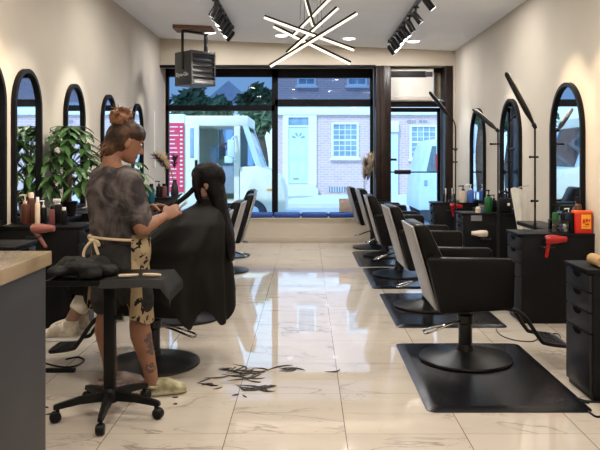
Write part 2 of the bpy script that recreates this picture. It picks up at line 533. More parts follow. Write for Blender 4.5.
def spot_head(parent, y, side, tilt, yaw, lit, warm, x, zt):
    """one cylinder lamp on a yoke hanging from the track"""
    h = link('lamp_head', None, None, parent)
    piv = Vector((0, y, zt - 0.11))
    dirv = Vector((side * math.sin(tilt), math.sin(yaw), -math.cos(tilt))).normalized()
    b = B().tube([(0, y, zt), (0, y, zt - 0.07)], 0.012, smooth=False).box(-0.035, 0.035, y - 0.02, y + 0.02, zt - 0.02, zt, 0.004)
    a, e = piv - dirv * 0.05, piv + dirv * 0.10
    b.tube([a, a + dirv * 0.02, e], [0.028, 0.036, 0.038], seg=16, smooth=False)
    b.tube([a - dirv * 0.012, a], [0.02, 0.03], seg=12, smooth=False)
    bpy.data.objects.remove(h)
    h = part('lamp_head', b, m_iron, parent, world=False)
    le = part('lens', B().tube([e - dirv * 0.004, e + dirv * 0.002], [0.030, 0.030], seg=16, smooth=False), m_led, h, world=False)
    if lit:
        d = bpy.data.lights.new('spot', 'SPOT'); d.energy = SPOT_W * lit; d.spot_size = math.radians(46); d.spot_blend = 0.7; d.shadow_soft_size = 0.03
        d.color = (1.0, 0.78, 0.52) if warm == 1 else ((1.0, 0.93, 0.82) if warm == 0 else (0.86, 0.97, 1.0))
        o = bpy.data.objects.new('spot', d); COL.objects.link(o); o.parent = parent
        o.location = e + dirv * 0.02; o.rotation_euler = dirv.to_track_quat('-Z', 'Y').to_euler()


def track(x, yend, side, label, heads):
    z = cz(x)
    t = thing('track_light', label, 'track light', (x, yend, z))
    L = 6.2
    part('rail', B().box(-0.02, 0.02, -L, 0, -0.04, 0.0, 0.004).box(-0.03, 0.03, -0.05, 0.03, -0.05, 0.0, 0.006), m_iron, t, world=False)
    for (y, tilt, yaw, lit, warm) in heads:
        spot_head(t, y, side, math.radians(tilt), math.radians(yaw), lit, warm, x, -0.04)


track(-1.076, 10.04, -1, 'black ceiling track of spotlights on the same side as the hanging heater',
      [(-0.12, 40, 10, 0.8, 0), (-0.40, 30, -20, 0, 0), (-0.68, 42, 8, 0, 0), (-0.98, 34, 0, 0.8, -1), (-1.26, 30, -15, 0, 0), (-1.54, 36, 5, 0, 0), (-1.85, 30, 8, 0, 0),
       (-2.75, 40, -4, 1.1, 0), (-3.6, 40, 0, 0, 0), (-4.3, 40, 4, 0.9, 0), (-4.75, 42, 0, 1.3, 1), (-5.6, 42, -5, 1.2, 1)])
track(1.26, 10.65, 1, 'black ceiling track of spotlights on the same side as the air conditioner',
      [(-0.10, 36, 5, 0.7, -1), (-0.38, 30, -25, 0, 0), (-0.66, 38, -10, 0, 0), (-0.98, 30, -30, 0, 0), (-1.28, 34, -32, 0, 0), (-1.62, 34, -12, 0, 0), (-2.05, 30, 10, 0, 0),
       (-2.55, 38, 4, 0.9, 0), (-3.3, 38, 0, 0, 1), (-4.3, 40, 0, 1.3, 1), (-5.0, 40, 0, 1.0, 1), (-5.9, 40, 0, 1.2, 1)])

# bar chandelier
CY = 7.0
t = thing('bar_chandelier', 'pendant chandelier of crossing black bars with glowing undersides', 'chandelier', (0.03, CY, cz(0.03)))
part('canopy', B().lathe([(0.0, 0.0), (0.16, 0.0), (0.16, -0.03), (0.15, -0.04), (0.0, -0.04)], (0.03, CY, cz(0.03)), 28), m_iron, t)
m_bar = M('warm_led_strip', (1.0, 0.88, 0.70), 0.4, var=0.0, emit=1.05)
bars = [((264.2, 16.9, 6.85), (354, 49.5, 7.15)), ((273.9, 26.2, 7.1), (350.3, 63.2, 6.9)), ((287, 53, 6.95), (337.5, 7.7, 7.1)),
        ((270, 66, 6.9), (356.7, 13.2, 7.05)), ((293.5, 34.8, 7.05), (336, -8, 6.9)), ((303, -10, 7.1), (313.7, 25.7, 6.95))]
for pa, pb in bars:
    A, Bp = wp(*pa), wp(*pb); d = (Bp - A).normalized(); side = d.cross(Vector((0, 0, 1))).normalized(); up = side.cross(d).normalized()
    up = (up + Vector((0, 0.35, 0))).normalized(); side = d.cross(up).normalized(); up = side.cross(d)

    def beam(h0, h1, hw):
        rs = []
        for P in (A, Bp):
            rs.append([P + side * sx_ * hw + up * h for sx_, h in ((-1, h0), (1, h0), (1, h1), (-1, h1))])
        return B().rings(rs)
    o = part('bar', beam(0.0, 0.021, 0.009), m_iron, t)
    part('light_strip', beam(-0.018, 0.0, 0.008), m_bar, o)
for px, py, Y in ((304, 38, 7.0), (318, 30, 7.0), (300, 20, 7.0), (322, 28, 7.0)):
    p = wp(px, py, Y); part('wire', B().tube([p, (0.03 + (p.x - 0.03) * 0.8, p.y, cz(0.03) - 0.03)], 0.0022, seg=6, smooth=False), m_iron, t)

# hanging heater
m_heat = M('dark_grey_enamel', (0.055, 0.055, 0.06), 0.45, var=0.08)
m_letter = M('white_print', (0.8, 0.8, 0.8), 0.6, var=0.02)
HX, HY, HZ0, HZ1 = wp(195, 0, 10.4).x, 10.4, 2.45, 2.95
t = thing('hanging_heater', 'dark grey boxy garage style heater hung under the ceiling', 'heater', (HX, HY, HZ0), PI / 4)
hs = 0.215
H = HZ1 - HZ0
b = B().box(-hs, hs, -hs + 0.03, hs, 0, H, 0.012).box(-hs, hs, -hs, -hs + 0.035, 0, 0.085, 0.006).box(-hs, hs, -hs, -hs + 0.035, H - 0.04, H, 0.006).box(-hs, -hs + 0.02, -hs, -hs + 0.035, 0, H).box(hs - 0.02, hs, -hs, -hs + 0.035, 0, H)
part('body', b, m_heat, t, world=False)
for k in range(5):
    z = 0.13 + k * 0.075
    part('louver', B().box(-hs + 0.02, hs - 0.02, -hs - 0.012, -hs + 0.03, z - 0.004, z + 0.004, rot=Matrix.Rotation(math.radians(38), 4, 'X')), m_heat, t, world=False)
part('control_strip', B().box(-hs + 0.05, hs - 0.05, -hs - 0.003, -hs + 0.001, 0.03, 0.06), M('grey_label', (0.25, 0.25, 0.26), 0.5), t, world=False)
text('lettering', 'Dyna-Glo', 0.078, m_letter, t, (-hs - 0.002, 0.02, 0.16), (PI / 2, 0, -PI / 2))
b = B()
for s in (-1, 1):
    b.box(s * 0.20 - 0.03, s * 0.20 + 0.03, -0.012, 0.012, H - 0.0, cz(HX) - HZ0 - 0.06, 0.004) if s > 0 else b.box(-hs - 0.014, -hs - 0.002, -0.03, 0.03, H * 0.45, cz(HX) - HZ0 - 0.06, 0.004)
b.box(-hs - 0.014, 0.23, -0.03, 0.03, cz(HX) - HZ0 - 0.075, cz(HX) - HZ0 - 0.05, 0.004)
part('bracket', b, m_iron, t, world=False)
solo('mounting_board', B().box(HX - 0.28, HX + 0.28, HY - 0.28, HY + 0.10, cz(HX) - 0.045, cz(HX) + 0.02), M('brown_board', (0.20, 0.10, 0.06), 0.6, var=0.25), 'brown board on the ceiling that the heater hangs from', 'board', origin=(HX, HY, cz(HX)))

# air conditioner over the door
ax0, az1 = wxz(387.5, 68.5, 11.6); ax1, az0 = wxz(433.5, 101, 11.6)
m_ac = M('ivory_plastic', (0.84, 0.81, 0.75), 0.45, var=0.03)
t = thing('air_conditioner', 'ivory air conditioner fitted above the glass door', 'air conditioner', (ax0, 11.6, az0))
b = B(); b.box(ax0, ax1, 11.58, 12.15, az0, az1, 0.012)
part('body', b, m_ac, t)
part('air_outlet', B().box(ax0 + 0.04, ax1 - 0.12, 11.572, 11.60, az1 - 0.15, az1 - 0.045, 0.004), M('dark_vent', (0.02, 0.02, 0.022), 0.5), t)
part('display', B().box(ax1 - 0.14, ax1 - 0.02, 11.570, 11.59, az1 - 0.14, az1 - 0.055, 0.003), M('dark_grey_panel', (0.06, 0.06, 0.065), 0.4), t)
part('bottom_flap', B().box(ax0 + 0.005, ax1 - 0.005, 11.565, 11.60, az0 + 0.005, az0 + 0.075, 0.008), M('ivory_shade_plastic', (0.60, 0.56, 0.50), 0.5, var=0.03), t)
for k in range(3):
    part('vent_slat', B().box(ax0 + 0.045, ax1 - 0.145, 11.566, 11.576, az1 - 0.13 + k * 0.028, az1 - 0.124 + k * 0.028), m_iron, t)

# ------------------------------------------------------------------ outside
m_road = M('pale_asphalt', (0.42, 0.44, 0.47), 0.9, var=0.1, vscale=1.5)
m_walk = M('pale_concrete', (0.66, 0.68, 0.70), 0.9, var=0.06, vscale=1.2)
struct('street', B().box(-40, 40, 14.2, 20.0, -0.25, -0.06), m_road)
struct('sidewalk_near', B().box(-40, 40, 11.95, 14.2, -0.25, 0.0), m_walk)
struct('sidewalk_far', B().box(-40, 40, 20.0, 60, -0.25, 0.06), m_walk)
FYB = 25.0
m_brick = brick_mat('overexposed_brick', (0.70, 0.48, 0.46), (0.60, 0.43, 0.44), (0.74, 0.66, 0.66))  # brick paled so its colour carries the overexposed daylight
m_wtrim = M('white_paint', (0.82, 0.86, 0.90), 0.6, var=0.03)
m_bluew = M('pale_blue_paint', (0.60, 0.76, 0.90), 0.6, var=0.04)
m_dglass = M('house_window_glass', (0.25, 0.38, 0.50), 0.08, var=0.25, vscale=3)


def fx(px): return (px - VX) * FYB / FPX
def fz(py): return CH - (py - VY) * FYB / FPX


t = thing('brick_building', 'pale brick row building across the street with panelled door and sash windows', 'building', (fx(279), FYB, 0.06))
part('wall', B().box(fx(277), fx(640), FYB, FYB + 6, 0.06, 8.0), m_brick, t)
part('cornice', B().box(fx(276), fx(640), FYB - 0.14, FYB, fz(115), fz(104), 0.02).box(fx(276), fx(640), FYB - 0.22, FYB, fz(106), fz(103), 0.01), m_wtrim, t)
b = B(); b.box(fx(283), fx(288.5), FYB - 0.10, FYB, fz(186), fz(114)); b.box(fx(308.5), fx(316.5), FYB - 0.10, FYB, fz(186), fz(114)); b.box(fx(288.5), fx(308.5), FYB - 0.10, FYB, fz(117.5), fz(114)); b.box(fx(288.5), fx(308.5), FYB - 0.08, FYB, fz(127), fz(125.5))
part('door_surround', b, m_wtrim, t)
d = part('front_door', B().box(fx(288.5), fx(308.5), FYB - 0.04, FYB, fz(183.5), fz(127)), m_bluew, t)
b = B()
for (c0, c1) in ((290.5, 297.5), (299.5, 306.5)):
    for (r0, r1) in ((180, 163), (160, 146)):
        b.box(fx(c0), fx(c1), FYB - 0.055, FYB - 0.035, fz(r0), fz(r1), 0.01)
part('door_panel', b, m_bluew, d)
b = B()
for k in range(4):
    a = PI * (k + 0.5) / 4; c = Vector((fx(298.5), 0, fz(139)))
    q = [c + Vector((math.cos(a + e) * r, 0, math.sin(a + e) * r)) for e, r in ((-0.22, 0.14), (0.0, 0.08), (0.22, 0.14), (0.16, 0.24), (-0.16, 0.24))]
    b.prism([(v.x, v.z) for v in q], 'Y', FYB - 0.05, FYB - 0.035)
part('fanlight', b, m_dglass, d)
part('mail_slot', B().box(fx(293.5), fx(298.5), FYB - 0.06, FYB - 0.03, fz(179.5), fz(178)), M('brass', (0.5, 0.42, 0.3), 0.4, metal=0.6), d)
part('transom_window', B().box(fx(288.5), fx(308.5), FYB - 0.03, FYB, fz(125.5), fz(117.5)), m_dglass, t)
part('doorstep', B().box(fx(284), fx(318), FYB - 0.55, FYB - 0.02, 0.06, fz(187.5)).box(fx(286), fx(316), FYB - 0.3, FYB - 0.02, fz(187.5), fz(184)), m_walk, t)


def sash(px0, px1, py0, py1, cols, rows, bars=True):
    f = B(); w = 0.07
    f.band([(fx(px0), fz(py1)), (fx(px1), fz(py1)), (fx(px1), fz(py0)), (fx(px0), fz(py0))], [(fx(px0) + w, fz(py1) + w), (fx(px1) - w, fz(py1) + w), (fx(px1) - w, fz(py0) - w), (fx(px0) + w, fz(py0) - w)], 'Y', FYB - 0.08, FYB + 0.0)
    o = part('window_frame', f, m_wtrim, t)
    part('pane', B().box(fx(px0) + w, fx(px1) - w, FYB - 0.03, FYB, fz(py1) + w, fz(py0) - w), m_dglass, o)
    if bars:
        m = B()
        for i in range(1, cols):
            x = fx(px0) + w + (fx(px1) - fx(px0) - 2 * w) * i / cols; m.box(x - 0.012, x + 0.012, FYB - 0.05, FYB - 0.02, fz(py1) + w, fz(py0) - w)
        for j in range(1, rows):
            z = fz(py1) + w + (fz(py0) - fz(py1) - 2 * w) * j / rows; h = 0.028 if j == rows // 2 else 0.012; m.box(fx(px0) + w, fx(px1) - w, FYB - 0.052, FYB - 0.02, z - h, z + h)
        part('muntins', m, m_wtrim, o)
    part('window_ledge', B().box(fx(px0) - 0.06, fx(px1) + 0.06, FYB - 0.14, FYB, fz(py1) - 0.08, fz(py1), 0.01), m_wtrim, o)


sash(331.5, 358.5, 122.5, 158, 4, 6)
sash(409.5, 437, 125, 159, 4, 6)
for px0, px1 in ((297, 316), (347, 367), (400, 420)):
    sash(px0, px1, 60, 86, 2, 4)
part('basement_vent', B().box(fx(328), fx(352), FYB - 0.03, FYB, fz(192), fz(187)), M('dark_grille', (0.22, 0.25, 0.30), 0.7), t)
b = B()
for k in range(9): b.box(fx(328) + 0.09 * k, fx(328) + 0.09 * k + 0.02, FYB - 0.045, FYB - 0.02, fz(192), fz(187))
part('vent_bars', b, m_wtrim, t)
part('white_pilaster', B().box(fx(390), fx(397.5), FYB - 0.16, FYB, 0.06, fz(133)), m_bluew, t)
part('meter_box', B().box(fx(389.5), fx(398), FYB - 0.25, FYB, fz(132.5), fz(121.5), 0.02), m_wtrim, t)
part('pilaster_band', B().box(fx(389.5), fx(396), FYB - 0.18, FYB - 0.02, fz(160.5), fz(158.5)), m_frame, t)
part('wall_lettering', B().box(fx(407), fx(411), FYB - 0.03, FYB, fz(123), fz(120)).box(fx(412), fx(416), FYB - 0.03, FYB, fz(123), fz(120.5)).box(fx(419), fx(422), FYB - 0.03, FYB, fz(122.5), fz(119.5)).box(fx(423), fx(427), FYB - 0.03, FYB, fz(122.5), fz(120)), M('grey_letters', (0.35, 0.34, 0.36), 0.7), t)

# houses and trees further off, behind the truck
t = thing('gabled_house', 'low house with a pale blue-grey gable roof beyond the truck', 'house', (-4.0, 36, 0.06))
part('wall', B().box(-5.2, -2.8, 36, 42, 0.06, 4.05), M('pale_siding', (0.62, 0.68, 0.74), 0.8, var=0.04), t)
part('roof', B().prism([(-5.5, 4.0), (-2.5, 4.0), (-4.0, 5.3)], 'Y', 35.6, 42.4), M('grey_roof', (0.42, 0.48, 0.58), 0.8, var=0.1), t)
b = B()
for k in range(2): b.box(-4.9 + 1.1 * k, -4.2 + 1.1 * k, 35.95, 36.02, 1.6, 3.2)
part('window', b, m_dglass, t)
m_leaf = M('hazed_tree_leaves', (0.09, 0.16, 0.08), 0.7, var=0.5, vscale=1.5)  # green lightened, outdoor haze is put into the leaf colour
m_bark = M('tree_bark', (0.10, 0.07, 0.05), 0.9, var=0.3)


def tree(x, y, zc, r, label, n=900, stretch=1.0):
    t = thing('leafy_tree', label, 'tree', (x, y, 0.06), 0, 'trees across the street')
    tr = B().tube([(x, y, 0.06), (x + 0.1, y, zc * 0.5), (x - 0.05, y, zc)], [0.22, 0.16, 0.09])
    for k in range(5):
        a = 2 * PI * k / 5; tr.tube([(x, y, zc * 0.6), (x + math.cos(a) * r * 0.4, y + math.sin(a) * r * 0.4, zc + r * 0.2)], [0.08, 0.03], smooth=False)
    part('trunk', tr, m_bark, t)
    b = B(); bm = b.bm; rnd = random.Random(int(x * 100) + 7)
    for k in range(n):
        v = Vector((rnd.gauss(0, 1), rnd.gauss(0, 1), rnd.gauss(0, 1))).normalized() * (0.45 + 0.55 * rnd.random() ** 0.5)
        lump = 0.75 + 0.5 * mnoise.noise(v * 2.3 + Vector((x, 0, 0)))
        c = Vector((x, y, zc)) + Vector((v.x * r, v.y * r, v.z * r * stretch)) * lump
        q = Vector((rnd.gauss(0, 1), rnd.gauss(0, 1), rnd.gauss(0, 1))).normalized(); u = q.orthogonal().normalized(); w = q.cross(u); s = 0.16 + 0.14 * rnd.random()
        vs = [bm.verts.new(c + u * s * a_ + w * s * b_) for a_, b_ in ((-1, 0), (0, -0.5), (1, 0), (0, 0.5))]
        bm.faces.new(vs)
    part('foliage', b, m_leaf, t, recalc=False)


tree(-4.85, 30, 3.3, 1.25, 'broad leafy tree seen through the tinted pane just below the heater', 1300)
tree(-3.05, 24, 3.0, 0.5, 'small tree top seen through the tinted pane between the house roof and the heater', 350)
tree(-1.95, 27, 3.4, 0.85, 'tree seen through the tinted pane beside the window bar', 700)
tree(-1.42, 21.2, 2.5, 0.36, 'small bright street tree above the truck bonnet', 260, 1.3)

# the truck at the kerb
TY = 15.0


def tx(px): return (px - VX) * TY / FPX
def tz(py): return CH - (py - VY) * TY / FPX


m_truck = M('cream_truck_paint', (0.84, 0.80, 0.64), 0.35, var=0.03)
m_truckb = M('pale_blue_truck_trim', (0.62, 0.76, 0.86), 0.4, var=0.05)
t = thing('food_truck', 'cream step van with open cab door parked at the kerb outside the window', 'truck', (tx(200), TY, -0.06))
b = B(); b.box(-6.5, tx(185), TY, TY + 2.0, 0.35, tz(114), 0.04)
part('cargo_box', b, m_truck, t)
b = B()
b.box(tx(185), tx(199), TY, TY + 0.12, 0.35, tz(116), 0.02)
b.box(tx(186), tx(248), TY + 0.006, TY + 2.0, tz(126), tz(115.6), 0.03)
b.box(tx(199), tx(238), TY, TY + 2.0, 0.25, tz(202), 0.02)
b.prism([(tx(234), tz(200)), (tx(240), tz(200)), (tx(240), tz(126)), (tx(234), tz(126))], 'Y', TY, TY + 0.09)
b.box(tx(185), tx(207), TY + 1.9, TY + 2.0, 0.3, tz(118)); b.box(tx(228), tx(240), TY + 1.9, TY + 2.0, 0.3, tz(118)); b.box(tx(207), tx(228), TY + 1.9, TY + 2.0, 0.3, tz(160))
part('cab', b, m_truck, t)
for y in (TY + 0.02, TY + 1.86):
    part('windshield_pillar', B().prism([(tx(240), tz(118)), (tx(245), tz(118)), (tx(262), tz(168)), (tx(256), tz(168))], 'Y', y, y + 0.12), m_truckb, t)
part('quarter_pane', B().prism([(tx(240.5), tz(126)), (tx(242), tz(126)), (tx(256), tz(167)), (tx(240.5), tz(167))], 'Y', TY + 0.05, TY + 0.06), glass_mat('truck_glass', (0.55, 0.72, 0.85)), t)
part('windshield', B().prism([(tx(244.3), tz(120)), (tx(245), tz(120)), (tx(261.5), tz(168)), (tx(260.8), tz(168))], 'Y', TY + 0.14, TY + 1.86), MATS['truck_glass'], t)
hood = [(tx(238), tz(206)), (tx(238), tz(167)), (tx(258), tz(166)), (tx(272), tz(172)), (tx(281), tz(180)), (tx(285), tz(192)), (tx(286), tz(212))]
for k in range(9):
    a = PI * k / 8; hood.append((tx(253) + math.cos(a) * 0.31, tz(215) + math.sin(a) * 0.33))
part('bonnet', B().prism(hood, 'Y', TY, TY + 2.0, 0.03), m_truck, t)
for y in (TY + 0.03, TY + 1.75):
    w = part('wheel', B().lathe([(0.0, y), (0.20, y), (0.27, y + 0.03), (0.28, y + 0.10), (0.27, y + 0.20), (0.0, y + 0.22)], (tx(253), 0, 0.22), 26, 'Y'), M('tyre_rubber', (0.05, 0.06, 0.075), 0.7), t)
    part('hub', B().lathe([(0.0, y - 0.02), (0.10, y - 0.02), (0.14, y + 0.01), (0.0, y + 0.02)], (tx(253), 0, 0.22), 20, 'Y'), m_truckb, w)
    w = part('wheel', B().lathe([(0.0, y), (0.20, y), (0.27, y + 0.03), (0.28, y + 0.10), (0.27, y + 0.20), (0.0, y + 0.22)], (-5.2, 0, 0.22), 26, 'Y'), MATS['tyre_rubber'], t)
part('indicator', B().box(tx(267), tx(273), TY - 0.02, TY + 0.02, tz(190.5), tz(188.5), 0.006), M('amber_lens', (0.85, 0.42, 0.08), 0.3), t)
part('headlight', B().lathe([(0.0, tx(285)), (0.07, tx(285)), (0.09, tx(283)), (0.0, tx(282))], (0, TY + 0.3, tz(196)), 18, 'X'), m_chrome, t)
b = B().tube([(tx(236), TY - 0.02, tz(136)), (tx(233), TY - 0.25, tz(140)), (tx(233), TY - 0.25, tz(158)), (tx(236), TY - 0.02, tz(161))], 0.018)
b.box(tx(229), tx(236), TY - 0.32, TY - 0.24, tz(157), tz(140), 0.02); b.box(tx(226), tx(234), TY - 0.30, TY - 0.22, tz(163), tz(156), 0.02)
part('side_mirror', b, m_truckb, t)
b = B(); b.box(tx(203), tx(230), TY + 0.9, TY + 1.4, tz(196), tz(165), 0.05); b.box(tx(203), tx(210), TY + 0.9, TY + 1.4, tz(165), tz(145), 0.05)
part('driver_seat', b, M('blue_grey_seat', (0.30, 0.38, 0.48), 0.7), t)
part('cab_pane', B().box(tx(207), tx(228), TY + 1.94, TY + 1.95, tz(160), tz(124)), MATS['truck_glass'], t)
m_pink = M('pink_print', (0.85, 0.25, 0.36), 0.6, var=0.1)
b = B().tube([(tx(210 + q[0]), TY + 1.925, tz(145 + q[1])) for q in ((0, 4), (3, -1), (5, -3), (7, 0), (5, 4), (2, 2), (3, -2), (8, -4), (11, 1), (9, 4), (12, 5), (15, 2), (16, 5))], 0.014, seg=6)
part('pink_scroll', b, m_pink, t)
part('side_pane', B().box(tx(190), tx(194), TY - 0.01, TY + 0.02, tz(158), tz(128), 0.01), m_dglass, t)
o = part('menu_board', B().box(tx(168), tx(184), TY - 0.03, TY, tz(192), tz(123)), M('red_menu_board', (0.72, 0.03, 0.09), 0.5, var=0.06), t)
b = B()
for k in range(15):
    z = tz(127 + 4.2 * k); rr = random.Random(k)
    b.box(tx(170.0), tx(170.0 + 4 + 5 * rr.random()), TY - 0.035, TY - 0.028, z - 0.010, z + 0.010); b.box(tx(180.3), tx(182.8), TY - 0.035, TY - 0.028, z - 0.016, z + 0.016)
part('menu_print', b, m_letter, o)
part('door_handle', B().box(tx(195), tx(197.5), TY - 0.04, TY, tz(168), tz(160), 0.01), m_frame, t)

# the light van behind the glass door
VY_ = 15.4


def vx(px): return (px - VX) * VY_ / FPX
def vz(py): return CH - (py - VY) * VY_ / FPX


m_van = M('pale_blue_van_paint', (0.62, 0.78, 0.88), 0.3, var=0.03)
t = thing('parked_minivan', 'pale minivan parked at the kerb, tail seen through the door', 'car', (vx(450), VY_, -0.06))
out = [(vx(418), 0.22), (vx(418), vz(196)), (vx(420), vz(176)), (vx(424), vz(160)), (vx(429), vz(144)), (vx(434), vz(139)), (vx(470), vz(138)), (vx(560), vz(141)), (vx(600), vz(172)), (vx(650), vz(180)), (vx(655), 0.22)]
part('body', B().prism(out, 'Y', VY_, VY_ + 1.8, 0.05), m_van, t)
part('quarter_window', B().prism([(vx(426.5), vz(171)), (vx(436), vz(171)), (vx(436), vz(146)), (vx(432), vz(146))], 'Y', VY_ - 0.012, VY_ + 0.02), M('van_glass', (0.10, 0.17, 0.21), 0.08, var=0.2), t)
part('side_window', B().box(vx(446), vx(500), VY_ - 0.012, VY_ + 0.02, vz(171), vz(146), 0.01), MATS['van_glass'], t)
part('tail_lamp', B().box(vx(435.5), vx(441), VY_ - 0.03, VY_ + 0.1, vz(171), vz(154), 0.02), M('red_tail_lens', (0.80, 0.03, 0.06), 0.25), t)
part('fuel_flap', B().box(vx(424), vx(427.5), VY_ - 0.02, VY_ + 0.02, vz(186), vz(180), 0.02), m_dglass, t)
for x in (vx(434), vx(600)):
    for y in (VY_ + 0.02, VY_ + 1.6):
        part('wheel', B().lathe([(0.0, y), (0.2, y), (0.29, y + 0.03), (0.29, y + 0.18), (0.0, y + 0.18)], (x, 0, 0.23), 24, 'Y'), MATS['tyre_rubber'], t)

# cable cover and socket on the plant-side wall
Yw = 2.4 * 700 / 153
t = thing('cable_cover', 'thin white cable cover with a small socket on the wall by the window', 'cable cover', (XL, Yw, zAt_(160, Yw)) if False else (XL, Yw, CH - 3 * Yw / FPX))
part('channel', B().box(XL, XL + 0.012, Yw - 0.015, Yw + 0.015, CH - 3 * Yw / FPX, CH + 46 * Yw / FPX, 0.003), m_white, t)
part('socket', B().box(XL, XL + 0.02, Yw - 0.045, Yw + 0.045, CH - 3 * Yw / FPX - 0.12, CH - 3 * Yw / FPX, 0.005), m_white, t)
part('socket_face', B().box(XL + 0.018, XL + 0.023, Yw - 0.025, Yw + 0.025, CH - 3 * Yw / FPX - 0.10, CH - 3 * Yw / FPX - 0.02, 0.003), m_ac, t)
# ------------------------------------------------------------------ mirrors
def arch(yc, hw, z0, z1, inset=0.0, k=18):
    h = hw - inset
    pts = [(yc - h, z0 + inset), (yc + h, z0 + inset)]
    zc = z1 - hw * 1.15
    for i in range(k + 1):
        a = PI * i / k
        pts.append((yc + math.cos(a) * h, zc + math.sin(a) * (hw * 1.15 - inset)))
    return pts


def mirror(x, yc, hw, z0, z1, side, label, group):
    t = thing('arched_mirror', label, 'mirror', (x, yc, z0), 0, group)
    d = 0.04 * side
    part('frame', B().band(arch(yc, hw, z0, z1), arch(yc, hw, z0, z1, 0.035), 'X', x, x + d), m_frame, t)
    part('mirror_glass', B().prism(arch(yc, hw, z0, z1, 0.034), 'X', x + 0.002 * side, x + 0.014 * side), m_mirror, t)


LM = 'arched mirror on the plant-side wall'
for yc, lab in ((5.22, 'cut by the picture edge'), (5.96, 'just past the one the picture edge cuts'),
                (7.18, 'behind the braided potted tree'), (8.42, 'behind the stylist\'s bun'), (9.84, 'farthest in, beside the stylist\'s face')):
    mirror(XL, yc, 0.29, 0.87, 2.15, 1, LM + ', ' + lab, 'mirrors on the plant-side wall')
for yc, lab in ((6.48, 'tall arched mirror above the cabinet with the red and yellow box'), (8.27, 'tall arched mirror behind the black product caddy'), (9.86, 'tall arched mirror behind the blue and white bottles')):
    mirror(XR, yc, 0.40, 0.762, 2.09, -1, lab, 'mirrors on the door-side wall')

# ------------------------------------------------------------------ cabinets
m_drawer = M('dark_drawer_front', (0.013, 0.0135, 0.017), 0.38, var=0.1, spec=0.3)
m_hole = M('handle_recess', (0.0015, 0.0015, 0.0015), 0.9, spec=0.05)
CD, CW = 0.63, 0.37


def cabinet_proto(h, label):
    """front faces -X, origin in the middle of its base"""
    t = thing('drawer_cabinet', label, 'cabinet', (0, 0, 0))
    x0 = -CD / 2
    part('body', B().box(x0 + 0.02, CD / 2, -CW / 2, CW / 2, 0.0, h - 0.025, 0.003), m_black, t, world=False)
    part('cabinet_top', B().box(x0 - 0.01, CD / 2, -CW / 2 - 0.006, CW / 2 + 0.006, h - 0.025, h, 0.004), m_black, t, world=False)
    z = h - 0.035
    for k, hh in enumerate((0.105, 0.115, 0.12, z - 0.34 - 0.03)):
        f = part('drawer' if k < 3 else 'cabinet_door', B().box(x0, x0 + 0.02, -CW / 2 + 0.006, CW / 2 - 0.006, z - hh + 0.008, z, 0.003), m_drawer, t, world=False)
        pts = [(math.cos(PI + PI * i / 10) * 0.06, z - 0.003 + math.sin(PI + PI * i / 10) * 0.030) for i in range(11)]
        part('handle', B().prism(pts, 'X', x0 - 0.004, x0 + 0.002), m_hole, f, world=False)
        z -= hh
    return t


RZ_, LZ_ = 0.755, 0.86
RG, LG = 'drawer cabinets along the door-side wall', 'drawer cabinets along the plant-side wall'
cab = cabinet_proto(RZ_, 'tall narrow black drawer cabinet with a tan roll on top'); cab.location = (1.615 + CD / 2, 4.0 + CW / 2, 0); cab['group'] = RG
for y, lab in ((5.88, 'black drawer cabinet carrying the red and yellow box'), (8.03, 'black drawer cabinet carrying the black product caddy and green bottle'), (9.87, 'black drawer cabinet carrying the blue and white bottles')):
    dup(cab, (1.79 + CD / 2 - 0.002, y + CW / 2, 0), label=lab)
cab2 = cabinet_proto(LZ_, 'black drawer cabinet carrying the brown bottles and black spray bottle'); cab2.rotation_euler = (0, 0, PI); cab2.location = (-1.78 - CD / 2 + 0.012, 5.45 + CW / 2, 0); cab2['group'] = LG
for y, lab in ((4.2, 'black drawer cabinet just past the reception counter'), (6.7, 'black drawer cabinet hidden behind the stylist\'s back'), (7.95, 'black drawer cabinet carrying the teal bottle beside the stylist\'s hands'), (9.3, 'black drawer cabinet carrying the pampas grass vase')):
    dup(cab2, (-1.78 - CD / 2 + 0.012, y + CW / 2, 0), PI, lab)
m_top = M('black_worktop', (0.006, 0.006, 0.007), 0.35, var=0.15, spec=0.2)
for y0, y1, lab in ((6.27, 7.25, 'under the mirror above the red and yellow box'), (8.42, 9.20, 'under the mirror behind the product caddy'), (10.26, 10.85, 'under the mirror next to the glass door')):
    solo('wall_shelf', B().box(2.17, XR, y0, y1, 0.70, 0.74, 0.004), m_top, 'narrow black wall shelf ' + lab, 'shelf', 'wall shelves under the mirrors', origin=(2.3, y0, 0.70))
for y0, y1, lab in ((5.85, 6.66, 'next to the braided potted tree'), (7.09, 7.91, 'behind the stylist'), (8.34, 9.26, 'by the teal bottle'), (9.69, 10.5, 'past the pampas grass')):
    solo('wall_shelf', B().box(XL, -2.14, y0, y1, 0.815, 0.855, 0.004), m_top, 'narrow black wall shelf ' + lab, 'shelf', 'wall shelves on the plant side', origin=(-2.3, y0, 0.82))

# ------------------------------------------------------------------ floor mats
def mat_(x0, x1, y0, y1, lab):
    t = 0.018
    b = B(); rs = []
    for ins, z in ((0.0, 0.0), (0.0, 0.004), (0.045, t), (0.06, t)):
        ring = []
        for cx, cy, a0 in ((x1 - 0.05, y1 - 0.05, 0), (x0 + 0.05, y1 - 0.05, 90), (x0 + 0.05, y0 + 0.05, 180), (x1 - 0.05, y0 + 0.05, 270)):
            for k in range(6):
                a = math.radians(a0 + 18 * k); r = 0.05
                ring.append((cx + math.cos(a) * r - (ins if cx > (x0 + x1) / 2 else -ins), cy + math.sin(a) * r - (ins if cy > (y0 + y1) / 2 else -ins), z))
        rs.append(ring)
    b.rings(rs)
    return solo('floor_mat', b, m_rubber, lab, 'mat', 'rubber mats under the door-side chairs', origin=((x0 + x1) / 2, (y0 + y1) / 2, 0), angle=20)


